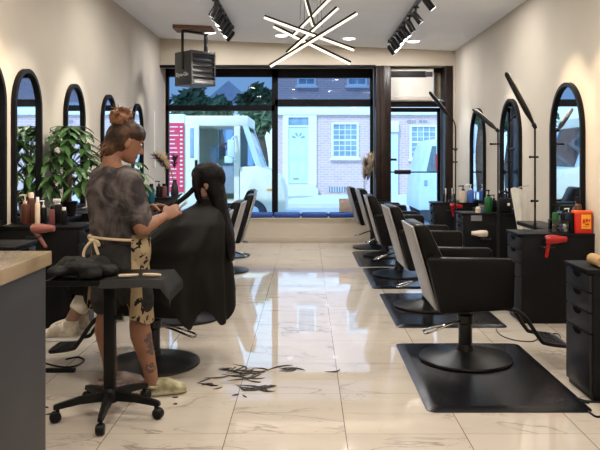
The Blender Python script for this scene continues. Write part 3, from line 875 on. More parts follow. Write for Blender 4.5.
mat_(0.66, 1.575, 3.83, 5.24, 'black rubber floor mat under the chair by the cabinet with the tan roll')
mat_(0.735, 1.65, 5.73, 7.15, 'black rubber floor mat, second of the row going towards the window')
mat_(0.695, 1.61, 7.42, 8.80, 'black rubber floor mat, third of the row going towards the window')
mat_(0.66, 1.575, 8.92, 10.32, 'black rubber floor mat, last of the row by the window')

# ------------------------------------------------------------------ salon chairs
def chair_proto(label):
    """faces +X, origin on the floor under its column"""
    t = thing('salon_chair', label, 'chair')
    part('base', B().lathe([(0.0, 0.0), (0.305, 0.0), (0.315, 0.008), (0.312, 0.018), (0.28, 0.023), (0.19, 0.033), (0.10, 0.048), (0.060, 0.062), (0.052, 0.10), (0.0, 0.10)], seg=48), m_iron, t, world=False)
    part('column', B().lathe([(0.0, 0.09), (0.046, 0.09), (0.046, 0.24), (0.055, 0.25), (0.055, 0.30), (0.036, 0.31), (0.036, 0.385), (0.0, 0.385)], seg=24), m_iron, t, world=False)
    part('lever', B().tube([(-0.03, -0.03, 0.27), (-0.14, -0.05, 0.235), (-0.27, -0.06, 0.19), (-0.285, 0.02, 0.185), (-0.24, 0.03, 0.20), (-0.13, 0.0, 0.235), (-0.04, 0.01, 0.26)], 0.0075, seg=8), m_chrome, t, world=False)
    part('seat_frame', B().box(-0.20, 0.22, -0.20, 0.20, 0.375, 0.405, 0.01), m_iron, t, world=False)
    part('seat', B().box(-0.22, 0.27, -0.235, 0.235, 0.405, 0.50, 0.035, 4), m_vinyl, t, world=False)
    for s in (-1, 1):
        y0, y1 = sorted((s * 0.238, s * 0.306))
        part('armrest', B().prism([(-0.305, 0.735), (-0.31, 0.70), (-0.235, 0.385), (-0.215, 0.37), (0.225, 0.395), (0.25, 0.415), (0.255, 0.69), (0.24, 0.725)], 'Y', y0, y1, 0.016), m_vinyl, t, world=False)
    part('backrest', B().prism([(-0.235, 0.40), (-0.385, 0.925), (-0.375, 0.94), (-0.315, 0.94), (-0.29, 0.925), (-0.135, 0.60), (-0.10, 0.44), (-0.11, 0.40)], 'Y', -0.236, 0.236, 0.016), m_vinyl, t, world=False)
    part('back_shell', B().prism([(-0.232, 0.385), (-0.392, 0.93), (-0.405, 0.925), (-0.25, 0.385)], 'Y', -0.247, 0.247, 0.004), m_shell, t, world=False)
    fr = B()
    path = [(0.10, 0.39), (0.25, 0.375), (0.35, 0.33), (0.46, 0.175), (0.50, 0.145), (0.62, 0.128)]
    pts = [(x, -0.16, z) for x, z in path] + [(0.645, -0.13, 0.125), (0.648, 0.0, 0.125), (0.645, 0.13, 0.125)] + [(x, 0.16, z) for x, z in reversed(path)]
    fr.tube(pts, 0.0135, seg=10, div=5)
    f = part('footrest', fr, m_iron, t, world=False)
    b = B()
    for k in range(4):
        x = 0.52 + k * 0.031; z = 0.142 - (x - 0.5) * 0.13
        b.box(x - 0.009, x + 0.009, -0.155, 0.155, z - 0.006, z + 0.006, 0.003)
    part('tread', b, m_plastic, f, world=False)
    return t


CG1, CG2 = 'styling chairs along the door-side wall', 'styling chairs along the plant-side wall'
chair = chair_proto('black styling chair on the mat by the cabinet with the tan roll')
chair.location = (1.085, 4.80, 0.018); chair['group'] = CG1
for x, y, rz, z, lab in ((1.12, 6.49, 0.02, 0.018, 'black styling chair, second of the door-side row going towards the window'),
                         (1.08, 8.22, -0.02, 0.018, 'black styling chair, third of the door-side row going towards the window'),
                         (1.10, 9.84, 0.03, 0.018, 'black styling chair, fourth of the door-side row going towards the window'),
                         (1.02, 10.80, 0.05, 0.0, 'black styling chair, last of the door-side row, against the window bulkhead')):
    dup(chair, (x, y, z), rz, lab)
CX, CYC = -1.04, 4.735
for x, y, rz, lab in ((CX, CYC, PI, 'black styling chair that the caped client sits in'),
                      (-1.06, 6.09, PI + 0.03, 'black styling chair just behind the caped client'),
                      (-1.06, 7.38, PI - 0.02, 'black styling chair, third of the plant-side row going towards the window'),
                      (-1.03, 8.60, PI + 0.02, 'black styling chair, fourth of the plant-side row going towards the window'),
                      (-1.12, 9.92, PI, 'black styling chair, last of the plant-side row by the pampas grass')):
    dup(chair, (x, y, 0), rz, lab, CG2)

# ------------------------------------------------------------------ reception counter
m_slate = M('slate_grey_laminate', (0.017, 0.017, 0.021), 0.55, var=0.22, vscale=3.5)
t = thing('reception_counter', 'slate grey reception counter with a pale stone top, cut by the picture edge', 'counter', (-1.6, 1.7, 0))
part('body', B().box(-2.36, -0.949, 0.75, 2.545, 0.0, 1.005, 0.004), m_slate, t)
part('counter_top', B().box(-2.38, -0.936, 0.70, 2.57, 1.005, 1.056, 0.004), patch_mat('cream_stone_top', (0.34, 0.26, 0.17), (0.22, 0.16, 0.105), 5.0, 0.42, 0.72, rough=0.2, bump=0.0), t)

# ------------------------------------------------------------------ rolling tray
RX, RY = -1.07, 3.80
t = thing('rolling_tray', 'black rolling tray on a five legged castor base beside the stylist', 'trolley', (RX, RY, 0))
b = B().lathe([(0.0, 0.075), (0.045, 0.075), (0.05, 0.09), (0.045, 0.13), (0.03, 0.15), (0.0, 0.15)], (RX, RY, 0), 20)
part('hub', b, m_plastic, t)
for k in range(5):
    a = math.radians(-84 + 72 * k); d = Vector((math.cos(a), math.sin(a), 0)); s = Vector((-d.y, d.x, 0)); c = Vector((RX, RY, 0))
    rs = []
    for q, zt, zb, w in ((0.02, 0.135, 0.085, 0.024), (0.16, 0.120, 0.085, 0.021), (0.270, 0.098, 0.072, 0.017), (0.290, 0.092, 0.070, 0.012)):
        p = c + d * q
        rs.append([p + s * w + Vector((0, 0, zb)), p - s * w + Vector((0, 0, zb)), p - s * w * 0.7 + Vector((0, 0, zt)), p + s * w * 0.7 + Vector((0, 0, zt))])
    lg = part('leg', B().rings(rs), m_plastic, t, angle=50)
    p = c + d * 0.268
    ca = part('caster', B().lathe([(0.0, -0.022), (0.022, -0.022), (0.029, -0.016), (0.03, -0.004), (0.024, -0.003), (0.024, 0.003), (0.03, 0.004), (0.029, 0.016), (0.022, 0.022), (0.0, 0.022)], (0, 0, 0), 20, 'X') if False else
              B().tube([p + s * 0.022 + d * 0.012 + Vector((0, 0, 0.03)), p + s * 0.014 + d * 0.012 + Vector((0, 0, 0.03)), p - s * 0.014 + d * 0.012 + Vector((0, 0, 0.03)), p - s * 0.022 + d * 0.012 + Vector((0, 0, 0.03))], [0.022, 0.030, 0.030, 0.022], seg=18, smooth=False).tube([p + Vector((0, 0, 0.035)), p + Vector((0, 0, 0.085))], 0.010, seg=10, smooth=False), m_plastic, lg)
part('column', B().box(RX - 0.031, RX + 0.031, RY - 0.022, RY + 0.022, 0.14, 0.725, 0.008), m_plastic, t)
part('adjust_knob', B().tube([(RX + 0.02, RY, 0.53), (RX + 0.07, RY, 0.53)], [0.012, 0.018], seg=12, smooth=False), m_plastic, t)
TX0, TX1, TY0, TY1 = -1.37, -0.76, 3.66, 3.97
b = B().box(TX0, TX1, TY0, TY1, 0.722, 0.735, 0.005)
b.band([(TX0, TY0), (TX1, TY0), (TX1, TY1), (TX0, TY1)], [(TX0 + 0.012, TY0 + 0.012), (TX1 - 0.012, TY0 + 0.012), (TX1 - 0.012, TY1 - 0.012), (TX0 + 0.012, TY1 - 0.012)], 'Z', 0.730, 0.752)
part('tray', b, m_plastic, t)
m_sheet = M('black_sheet', (0.006, 0.006, 0.006), 0.55, spec=0.2, bump=0.15, bscale=12)
m_cape = M('black_nylon', (0.015, 0.0135, 0.013), 0.5, spec=0.25, var=0.18, vscale=5, bump=0.12, bscale=9)


def cover(u, v):
    x = -1.08 + u * 0.40; y = 3.62 + v * 0.39
    zz = 0.757 + 0.006 * mnoise.noise(Vector((x * 9, y * 9, 1)))
    if x > TX1 + 0.003: zz -= (x - TX1) * 1.3
    if y < TY0 - 0.003: zz -= (TY0 - y) * 0.9
    return Vector((min(x, TX1 + 0.05), y, zz))


b = B().grid(cover, 26, 20)
o = solo('tray_cover', b, m_sheet, 'thin black cover sheet hanging over the end of the rolling tray', 'cover', origin=(-0.9, 3.8, 0.757), recalc=True)
b = B(); rnd = random.Random(3)
for k in range(26):
    u, v = rnd.random(), rnd.random()
    b.ball((-1.34 + 0.26 * u, 3.70 + 0.22 * v, 0.768 + 0.062 * math.sin(PI * min(1, u * 1.15)) * rnd.random()), (0.05 + 0.03 * rnd.random(), 0.05, 0.022 + 0.02 * rnd.random()), 10, 8)
me = remeshed(b, 0.009, 3, (0.05, 0.02)); me.transform(Matrix.Translation(-Vector((-1.2, 3.8, 0.76))))
tag(link('folded_cape', me, m_sheet, None, (-1.2, 3.8, 0.775)), 'bunched up black cape lying on the rolling tray', 'cape')
m_tan = M('tan_plastic', (0.62, 0.50, 0.36), 0.5, var=0.08)
for x, y, rz, mt, lab in ((-0.95, 3.72, 0.3, m_tan, 'pale sectioning clip on the black tray cover'), (-0.83, 3.74, -0.2, m_tan, 'tan comb end on the black tray cover')):
    b = B().prism([(-0.05, -0.008), (0.0, -0.013), (0.05, -0.005), (0.055, 0.002), (0.0, 0.012), (-0.05, 0.008)], 'Z', 0, 0.012, 0.003)
    o = solo('hair_clip', b, mt, lab, 'hair clip'); o.location = (x, y, 0.766); o.rotation_euler = (0, 0, rz)

# ------------------------------------------------------------------ lamp stands
m_strip = M('lamp_diffuser', (0.55, 0.55, 0.53), 0.4, var=0.04)


def lamp_stand(base, pole, joint, boom, label, clamps, tipmat=None, arc=None):
    bx, by = base
    t = thing('lamp_stand', label, 'lamp stand', (bx, by, 0), 0, 'tall lash lamps on the door side')
    part('foot', B().lathe([(0.0, 0.0), (0.115, 0.0), (0.12, 0.006), (0.11, 0.018), (0.02, 0.028), (0.0, 0.028)], (bx, by, 0), 28), m_iron, t)
    top = Vector((bx, by, pole))
    part('pole', B().tube([(bx, by, 0.02), (bx, by, 0.80)], 0.014, smooth=False).tube([(bx, by, 0.78), top], 0.0095, smooth=False), m_iron, t)
    J = wp(*joint); E = wp(*boom)
    d = (E - J).normalized()
    arm = B().tube(arc if arc else [top, top + (J - top) * 0.5 + Vector((0, 0, 0.02)), J], 0.010, seg=10)
    arm.ball(J, 0.022, 12, 8).ball(top, 0.02, 12, 8)
    part('arm', arm, m_iron, t)
    w = 0.026
    s = d.cross(Vector((0, 1, 0))).normalized(); n = d.cross(s)
    h = part('lamp_head', B().tube([J, J + (E - J) * 0.25, J + (E - J) * 0.6, E - d * 0.02, E], [0.012, w, w, w * 0.8, w * 0.5], seg=12, smooth=False), m_iron, t)
    part('diffuser', B().tube([J + (E - J) * 0.3 - s * w * 0.55, E - d * 0.03 - s * w * 0.55], 0.016, seg=10, smooth=False), tipmat or m_strip, h)
    for z, ln in clamps:
        part('clamp', B().tube([(bx - ln, by, z), (bx + 0.03, by, z)], 0.009, seg=8, smooth=False).ball((bx - ln, by, z), 0.013, 10, 6), m_plastic, t)
    return t


def zAt(py, Y): return CH - (py - VY) * Y / FPX


Y1 = 2.08 * 700 / 228
lamp_stand((2.08, Y1), zAt(127, Y1), (534, 125, Y1 - 0.02), (506, 73, Y1 - 0.35), 'tall black lamp stand whose boom crosses the wall beside the largest mirror', [(zAt(157, Y1), 0.045), (zAt(201, Y1), 0.03)])
Y2 = 7.66
X2 = (498 - VX) * Y2 / FPX
lamp_stand((X2, Y2), zAt(131, Y2), (497, 130, Y2 - 0.02), (473, 109, Y2 + 0.15), 'tall black lamp stand in front of the mirror behind the product caddy', [(zAt(144, Y2), 0.08)])
Y3 = 9.62
X3 = (455.5 - VX) * Y3 / FPX
J3 = wp(449.5, 117, Y3)
lamp_stand((X3, Y3), zAt(150, Y3), (449.5, 117, Y3), (429.5, 92, Y3 - 0.2), 'tall black lamp stand with a bent neck next to the glass door', [(zAt(149, Y3), 0.07), (zAt(162, Y3), 0.03)],
           arc=[(X3, Y3, zAt(150, Y3)), (X3, Y3, zAt(128, Y3)), wp(453, 120, Y3), J3])

# ------------------------------------------------------------------ small things
def bottle(name, x, y, z, r, h, mt, label, cat='bottle', kind='pump', group='products on the cabinets', capm=None):
    t = thing(name, label, cat, (x, y, z), 0, group)
    sh = h * (0.70 if kind == 'pump' else 0.78 if kind == 'spray' else 0.82)
    part('body', B().lathe([(0.0, 0.0), (r * 0.94, 0.0), (r, 0.006), (r, sh * 0.86), (r * 0.86, sh * 0.95), (r * 0.42, sh), (0.0, sh)], seg=18), mt, t, world=False)
    c = capm or m_plastic
    if kind == 'pump':
        b = B().lathe([(0.0, sh), (r * 0.45, sh), (r * 0.45, sh + h * 0.08), (r * 0.16, sh + h * 0.09), (r * 0.14, h * 0.96), (0.0, h * 0.96)], seg=14)
        b.tube([(r * 0.3, 0, h * 0.97), (-r * 1.1, 0, h * 0.965), (-r * 1.25, 0, h * 0.93)], r * 0.17, seg=8)
        part('pump', b, c, t, world=False)
    elif kind == 'spray':
        b = B().lathe([(0.0, sh), (r * 0.42, sh), (r * 0.42, sh + h * 0.06), (0.0, sh + h * 0.06)], seg=14).box(-r * 1.2, r * 0.5, -r * 0.3, r * 0.3, h * 0.88, h, r * 0.12)
        b.tube([(-r * 0.6, 0, h * 0.9), (-r * 0.75, 0, h * 0.80)], r * 0.12, seg=8, smooth=False)
        part('trigger', b, c, t, world=False)
    else:
        part('cap', B().lathe([(0.0, sh), (r * 0.62, sh), (r * 0.62, h * 0.985), (r * 0.55, h), (0.0, h)], seg=16), c, t, world=False)
    return t


def C(n, c, **k): return M(n, lin(tuple(v / 255 for v in c)), **k)


m_brown = C('brown_bottle', (78, 42, 32), rough=0.3); m_blue = C('blue_bottle', (66, 108, 190), rough=0.35); m_cream = C('cream_bottle', (226, 205, 180), rough=0.4)
m_green = C('green_bottle', (28, 88, 44), rough=0.3); m_teal = C('teal_bottle', (26, 84, 98), rough=0.25); m_purple = C('purple_bottle', (52, 40, 120), rough=0.35)
m_pinkb = C('rose_bottle', (120, 62, 66), rough=0.35); m_amber = C('amber_jar', (80, 52, 36), rough=0.25)
m_clear = glass_mat('clear_plastic', (0.80, 0.82, 0.84))
PG = 'products beside the potted tree'
z = LZ_
def lp(px, Y): return (px - VX) * Y / FPX
for nm, px, Y, r, h, mt, lab, kd, cp in (
        ('shampoo_bottle', 25, 5.62, 0.034, 0.24, m_brown, 'brown pump bottle with a pale head, in front of the mirror frame', 'pump', m_cream),
        ('shampoo_bottle', 31, 5.70, 0.036, 0.25, m_brown, 'brown bottle with a square cream cap beside the brown pump bottle', 'cap', m_cream),
        ('spray_can', 37.5, 5.60, 0.020, 0.22, m_cream, 'slim white can between the brown and black bottles', 'cap', m_white),
        ('shampoo_bottle', 43.5, 5.66, 0.026, 0.19, m_plastic, 'short black bottle with a white pump next to the slim white can', 'pump', m_white),
        ('shampoo_bottle', 52, 5.60, 0.022, 0.15, m_pinkb, 'small dark rose bottle above the pink hair dryer', 'cap', m_plastic),
        ('spray_bottle', 58.5, 5.70, 0.036, 0.20, m_plastic, 'black spray bottle with a white trigger below the potted tree', 'spray', m_white),
        ('shampoo_bottle', 64, 5.58, 0.025, 0.14, m_plastic, 'stubby black bottle beside the black spray bottle', 'cap', m_white)):
    bottle(nm, lp(px, Y), Y, z, r, h, mt, lab, kind=kd, group=PG, capm=cp)
PG2 = 'products by the stylist\'s hands'
for nm, px, Y, r, h, mt, lab, kd, cp in (
        ('lotion_bottle', 151.5, 8.15, 0.036, 0.23, m_teal, 'teal bottle with a dark cap beside the stylist\'s chin', 'cap', m_plastic),
        ('lotion_bottle', 146, 8.20, 0.034, 0.20, m_teal, 'shorter teal pump bottle behind the stylist\'s shoulder', 'pump', m_plastic)):
    bottle(nm, lp(px, Y), Y, z, r, h, mt, lab, kind=kd, group=PG2, capm=cp)
for nm, px, Y, r, h, mt, lab, kd, cp in (
        ('lotion_bottle', 159, 9.42, 0.040, 0.22, m_plastic, 'dark bottle between the teal bottle and the pampas grass', 'pump', m_plastic),
        ('lotion_bottle', 164, 9.50, 0.040, 0.18, m_pinkb, 'dusky rose bottle beside the pampas grass vase', 'cap', m_plastic)):
    bottle(nm, lp(px, Y), Y, z, r, h, mt, lab, kind=kd, group=PG2, capm=cp)
z = RZ_
PG3 = 'products by the red and yellow box'
for nm, px, Y, r, h, mt, lab, kd, cp in (
        ('shampoo_bottle', 568.5, 6.12, 0.026, 0.20, m_purple, 'purple bottle with a white pump behind the clear tub', 'pump', m_white),
        ('shampoo_bottle', 563.5, 6.20, 0.028, 0.22, m_plastic, 'black pump bottle behind the clear tub', 'pump', m_plastic),
        ('shampoo_bottle', 575, 6.18, 0.022, 0.25, m_pinkb, 'slim pinkish bottle behind the red and yellow box', 'cap', m_plastic),
        ('oil_bottle', 578, 6.042, 0.032, 0.30, m_amber, 'tall brown bottle rising above the red and yellow box', 'cap', m_plastic),
        ('shampoo_bottle', 555.5, 6.16, 0.028, 0.23, m_green, 'dark green bottle low in front of the largest mirror', 'pump', m_plastic)):
    bottle(nm, lp(px, Y), Y, z, r, h, mt, lab, kind=kd, group=PG3, capm=cp)
PG4 = 'products by the black caddy'
bottle('soap_bottle', lp(488.5, 8.2), 8.2, z, 0.045, 0.26, m_green, 'green pump bottle beside the black caddy', group=PG4)
bottle('shampoo_bottle', lp(494, 8.28), 8.28, z, 0.034, 0.20, m_plastic, 'black bottle between the green bottle and the caddy', group=PG4)
bottle('cream_jar', lp(478, 8.1), 8.1, z, 0.032, 0.07, m_cream, 'small cream jar on the edge of the caddy cabinet', 'jar', 'cap', PG4, m_white)
PG5 = 'products by the glass door'
bottle('shampoo_bottle', lp(463, 9.95), 9.95, z, 0.050, 0.24, m_cream, 'cream bottle with a black pump beside the blue bottle', group=PG5)
bottle('shampoo_bottle', lp(470.5, 9.93), 9.93, z, 0.050, 0.255, m_blue, 'bright blue bottle with a pale pump', group=PG5, capm=m_white)
bottle('shampoo_bottle', lp(478.5, 9.98), 9.98, z, 0.048, 0.20, m_brown, 'dark brown bottle next to the bright blue bottle', kind='cap', group=PG5)
for px, Y, lab in ((445.5, 9.95, 'clear tumbler of combs nearest the glass door'), (452, 10.02, 'clear tumbler of brushes beside the cream bottle')):
    t = thing('tool_tumbler', lab, 'tumbler', (lp(px, Y), Y, z), 0, PG5)
    part('cup', B().lathe([(0.0, 0.0), (0.036, 0.0), (0.042, 0.12), (0.039, 0.12), (0.033, 0.006), (0.0, 0.006)], seg=20), m_clear, t, world=False)
    for k in range(4):
        a = k * 1.7
        part('comb', B().box(-0.008, 0.008, -0.002, 0.002, 0.01, 0.20, 0.001, rot=Matrix.Rotation(0.12 * math.cos(a), 4, 'X') @ Matrix.Rotation(0.12 * math.sin(a), 4, 'Y'), pivot=(0, 0, 0.01)), m_plastic if k % 2 else m_white, t, world=False)
# the red and yellow box
Yb = 5.90
bx0, bx1 = lp(576, Yb), 2.405
t = thing('product_box', 'red box with a yellow label at the end of the cabinet', 'box', ((bx0 + bx1) / 2, Yb + 0.06, z))
m_red = C('red_card', (214, 40, 26), rough=0.5); m_yel = C('yellow_label', (246, 176, 40), rough=0.5)
part('carton', B().box(bx0, bx1, Yb, Yb + 0.10, z, z + 0.178, 0.004), m_red, t)
part('lid', B().box(bx0 - 0.004, bx1 + 0.002, Yb - 0.004, Yb + 0.104, z + 0.165, z + 0.188, 0.004), C('orange_card', (235, 92, 34), rough=0.5), t)
o = part('yellow_label', B().box(bx0 + 0.045, bx1 - 0.012, Yb - 0.003, Yb + 0.001, z + 0.04, z + 0.16), m_yel, t)
b = B()
for (u0, u1, v0, v1) in ((0.055, 0.075, 0.085, 0.12), (0.08, 0.098, 0.095, 0.125), (0.075, 0.11, 0.07, 0.085), (0.103, 0.118, 0.10, 0.12), (0.06, 0.10, 0.055, 0.06)):
    b.box(bx0 + u0, bx0 + u1, Yb - 0.006, Yb - 0.002, z + v0, z + v1)
part('red_print', b, m_red, o)
solo('black_box', B().box(lp(569.5, 5.95), lp(573.6, 5.95), 5.93, 6.03, z, z + 0.17, 0.004), m_plastic, 'narrow black box tight against the red and yellow box', 'box', origin=(lp(572, 5.95), 5.97, z))
Yt = 5.98
t = thing('clear_tub', 'clear tub of small tools on the cabinet edge above the red hair dryer', 'tub', (lp(558.5, Yt), Yt, z))
part('tub', B().band([(-0.075, -0.05), (0.075, -0.05), (0.075, 0.05), (-0.075, 0.05)], [(-0.071, -0.046), (0.071, -0.046), (0.071, 0.046), (-0.071, 0.046)], 'Z', 0.0, 0.11).box(-0.072, 0.072, -0.047, 0.047, 0.0, 0.005), m_clear, t, world=False)
for k, (x, mt) in enumerate(((-0.045, m_pinkb), (-0.012, m_plastic), (0.02, m_purple), (0.05, m_white))):
    part('roller', B().tube([(x, -0.03, 0.022), (x, 0.03, 0.03)], 0.014, seg=12, smooth=False).tube([(x, -0.02, 0.055), (x + 0.01, 0.03, 0.06)], 0.012, seg=12, smooth=False), mt, t, world=False)
# caddy
Yc = 8.10
t = thing('product_caddy', 'black carry caddy with a loop handle on the middle cabinet', 'caddy', (lp(504.5, Yc), Yc, z))
part('case', B().box(-0.08, 0.08, -0.045, 0.045, 0, 0.17, 0.02), m_plastic, t, world=False)
part('loop_handle', B().tube([(-0.06, 0, 0.165), (-0.055, 0, 0.22), (0.0, 0, 0.245), (0.055, 0, 0.22), (0.06, 0, 0.165)], 0.012, seg=10), m_plastic, t, world=False)
part('badge', B().box(0.02, 0.05, -0.048, -0.043, 0.085, 0.115, 0.002), m_white, t, world=False)
for k in range(3):
    part('tool', B().tube([(-0.05 + 0.04 * k, 0.02, 0.15), (-0.06 + 0.045 * k, 0.03, 0.26)], [0.012, 0.008], seg=8, smooth=False), m_iron if k else m_white, t, world=False)
solo('paper_label', B().box(lp(471, 8.02), lp(482, 8.02), 8.021, 8.0245, zAt(221, 8.02), zAt(215.5, 8.02)), C('grey_paper', (120, 122, 128), rough=0.7), 'grey paper label stuck on the side of the caddy cabinet', 'label')
# hanging towel
def towel(u, v):
    w = 0.17 * (1 - 0.55 * v); x = 2.30 + 0.06 * v + (u - 0.5) * w
    return Vector((x, 7.62 + 0.02 * math.sin(u * 9 + v) + 0.03 * v, 1.07 - 0.55 * v - 0.05 * abs(u - 0.3)))
b = B().grid(towel, 16, 16)
bmesh.ops.solidify(b.bm, geom=list(b.bm.faces), thickness=0.012)
t = thing('hanging_towel', 'white towel hanging on the wall between two mirrors', 'towel', (2.33, 7.62, 1.07))
part('cloth', b, C('white_towel', (244, 240, 232), rough=0.9), t)
part('hook', B().tube([(XR, 7.63, 1.09), (2.34, 7.63, 1.075), (2.30, 7.63, 1.062)], 0.008), m_chrome, t)

# hair dryers
def dryer(loc, rz, mt, label, pitch=0.0, handle_tilt=0.0, round_end=False):
    """nozzle towards local +X, origin in the middle of the barrel"""
    t = thing('hair_dryer', label, 'hair dryer', loc, rz, 'hair dryers hung on the cabinets')
    R = Matrix.Rotation(pitch, 4, 'Y')
    b = B().lathe([(0.0, -0.085), (0.030, -0.085), (0.043, -0.070), (0.046, -0.03), (0.042, 0.02), (0.034, 0.06), (0.030, 0.085), (0.0, 0.085)], seg=22, axis='X'); bmesh.ops.transform(b.bm, matrix=R, verts=b.bm.verts)
    part('barrel', b, mt, t, world=False)
    b = B().lathe([(0.0, 0.08), (0.031, 0.08), (0.026, 0.12), (0.0, 0.12)], seg=18, axis='X'); bmesh.ops.transform(b.bm, matrix=R, verts=b.bm.verts)
    part('nozzle', b, mt if round_end else m_plastic, t, world=False)
    b = B().tube([(-0.05, 0, -0.03), (-0.055 + handle_tilt, 0, -0.09), (-0.06 + handle_tilt * 2, 0, -0.16)], [0.022, 0.018, 0.016], seg=12, round_ends=True); bmesh.ops.transform(b.bm, matrix=R, verts=b.bm.verts)
    part('handle', b, mt, t, world=False)
    b = B().lathe([(0.0, -0.092), (0.026, -0.092), (0.030, -0.084), (0.0, -0.084)], seg=18, axis='X'); bmesh.ops.transform(b.bm, matrix=R, verts=b.bm.verts)
    part('intake', b, m_plastic, t, world=False)
    t.scale = (0.86, 0.86, 0.86)
    return t


def holder(loc, y1, label):
    t = thing('dryer_holder', label, 'dryer holder', loc, 0, 'wire holders on the cabinet ends')
    x, y, zz = loc
    ring = [(x + 0.055 * math.cos(a), y + 0.055 * math.sin(a), zz) for a in [2 * PI * k / 16 for k in range(17)]]
    part('ring', B().tube(ring, 0.005, seg=8, smooth=False), m_iron, t)
    part('stem', B().tube([(x, y + 0.055, zz), (x, y1, zz - 0.01)], 0.006, seg=8, smooth=False), m_iron, t)


m_dred = C('red_dryer', (165, 18, 22), rough=0.3); m_dpink = C('rose_dryer', (150, 92, 82), rough=0.35); m_dwhite = C('ivory_dryer', (214, 200, 182), rough=0.35)
for (px, py, Y, rz, mt, lab, pt, ht, yf) in ((554, 239.5, 5.79, 0.0, m_dred, 'red hair dryer hanging at the cabinet with the red and yellow box', -0.02, -0.008, 5.885),
                                            (455, 206, 9.78, 0.0, m_dred, 'red hair dryer hanging below the cream and blue bottles', 0.05, 0.02, 9.875),
                                            (481, 233.5, 7.86, PI - 0.25, m_dwhite, 'ivory hair dryer hanging at the cabinet with the product caddy', -0.10, 0.05, 8.035),
                                            (41, 228.5, 5.36, 0.0, m_dpink, 'rose pink hair dryer hanging near the reception counter', 0.0, 0.05, 5.455)):
    p = wp(px, py, Y)
    dd_ = dryer(p, rz, mt, lab, pt, ht, round_end=True)
    if mt is m_dwhite: dd_.rotation_euler = (-1.35, 0, rz)
    holder((p.x - 0.055 * math.cos(rz), p.y, p.z - 0.06), yf, 'black wire ring that holds the ' + lab.split(' hanging')[0])
t = thing('tan_roll', 'tan roll with a dark core lying on the narrow drawer cabinet', 'roll', (1.70, 4.10, RZ_))
part('roll', B().lathe([(0.018, -0.08), (0.034, -0.08), (0.034, 0.08), (0.018, 0.08), (0.018, -0.08)], (1.715, 4.13, RZ_ + 0.034), 24, 'Y'), C('tan_paper', (176, 140, 92), rough=0.7), t)
part('core', B().lathe([(0.0, -0.078), (0.018, -0.078), (0.018, 0.078), (0.0, 0.078)], (1.715, 4.13, RZ_ + 0.034), 18, 'Y'), m_hole, t)

# cushions, carton and vases on the sill
m_cush = C('navy_cushion', (30, 72, 150), rough=0.45, bump=0.2, bscale=20)
xs_ = [LX + 0.03]
while xs_[-1] < DX0 - 0.12: xs_.append(xs_[-1] + 0.452)
for k, x in enumerate(xs_[:-1]):
    x1 = min(x + 0.445, DX0 - 0.02)
    o = solo('sill_cushion', B().box(x, x1, 11.42, 11.56, 0.405, 0.495, 0.035, 4), m_cush, 'navy bolster cushion in the row along the window sill', 'cushion', 'navy cushions along the sill', origin=((x + x1) / 2, 11.49, 0.405))
m_card = C('brown_cardboard', (176, 158, 140), rough=0.85)
cx0, cx1 = lp(339.5, 11.66), lp(356, 11.66)
t = thing('cardboard_box', 'closed cardboard box on the window sill behind the last chair', 'box', ((cx0 + cx1) / 2, 11.66, 0.405))
part('carton', B().box(cx0, cx1, 11.58, 11.78, 0.405, zAt(199.5, 11.6), 0.003), m_card, t)
part('flap', B().box(cx0 - 0.003, cx1 + 0.003, 11.577, 11.68, zAt(199.5, 11.6), zAt(199.5, 11.6) + 0.005).box(cx0 - 0.003, cx1 + 0.003, 11.683, 11.783, zAt(199.5, 11.6), zAt(199.5, 11.6) + 0.005), m_card, t)


def pampas(x, y, z, h, lean, dark, label):
    t = thing('pampas_vase', label, 'vase', (x, y, z), 0, 'vases of dried pampas grass')
    part('vase', B().lathe([(0.0, 0.0), (0.045, 0.0), (0.055, 0.05), (0.045, 0.14), (0.026, 0.20), (0.030, 0.23), (0.022, 0.23), (0.02, 0.19), (0.0, 0.19)], seg=22), C('dark_vase', (40, 36, 40), rough=0.3), t, world=False)
    rnd = random.Random(int(h * 1000) + int(x * 10))
    for k in range(7):
        a = rnd.uniform(-1, 1); dk = k >= 5
        top = Vector((lean + 0.15 * a, 0.08 * rnd.uniform(-1, 1), h * (0.80 + 0.20 * rnd.random()) + (0.03 if dk else -0.02)))
        mid = Vector((top.x * 0.25, top.y * 0.3, 0.19 + (top.z - 0.19) * 0.45))
        b = B().tube([(0, 0, 0.1), mid, top], 0.0025, seg=5)
        s = part('stem', b, C('dry_stem', (150, 120, 80), rough=0.9), t, world=False)
        b = B()
        L = (top - mid)
        for q in range(130):
            f = 0.25 + 0.75 * rnd.random(); c = mid + L * f
            d = (L.normalized() + Vector((rnd.gauss(0, 0.55), rnd.gauss(0, 0.55), rnd.gauss(0, 0.3) - 0.1))).normalized() * (0.08 + 0.04 * rnd.random())
            w = d.cross(Vector((rnd.random(), rnd.random(), rnd.random()))).normalized() * 0.006
            vs = [b.bm.verts.new(v) for v in (c - w, c + w, c + d)]; b.bm.faces.new(vs)
        part('plume', b, C('dark_plume', (62, 48, 70), rough=0.9) if dk else C('cream_plume', (222, 204, 170), rough=0.9), s, world=False, recalc=False)


pampas(lp(363.5, 11.72), 11.70, 0.405, 1.06, 0.04, True, 'dark vase of dried pampas grass on the sill beside the brown door post')
pampas(lp(175, 9.5), 9.48, LZ_, 0.62, -0.13, True, 'vase of leaning pampas grass on the cabinet by the red menu board')

# potted trees
m_leaf2 = M('glossy_green_leaf', (0.055, 0.13, 0.035), 0.4, var=0.5, vscale=9)
m_trunk = M('braided_trunk', (0.16, 0.11, 0.07), 0.8, var=0.3, bump=0.3)


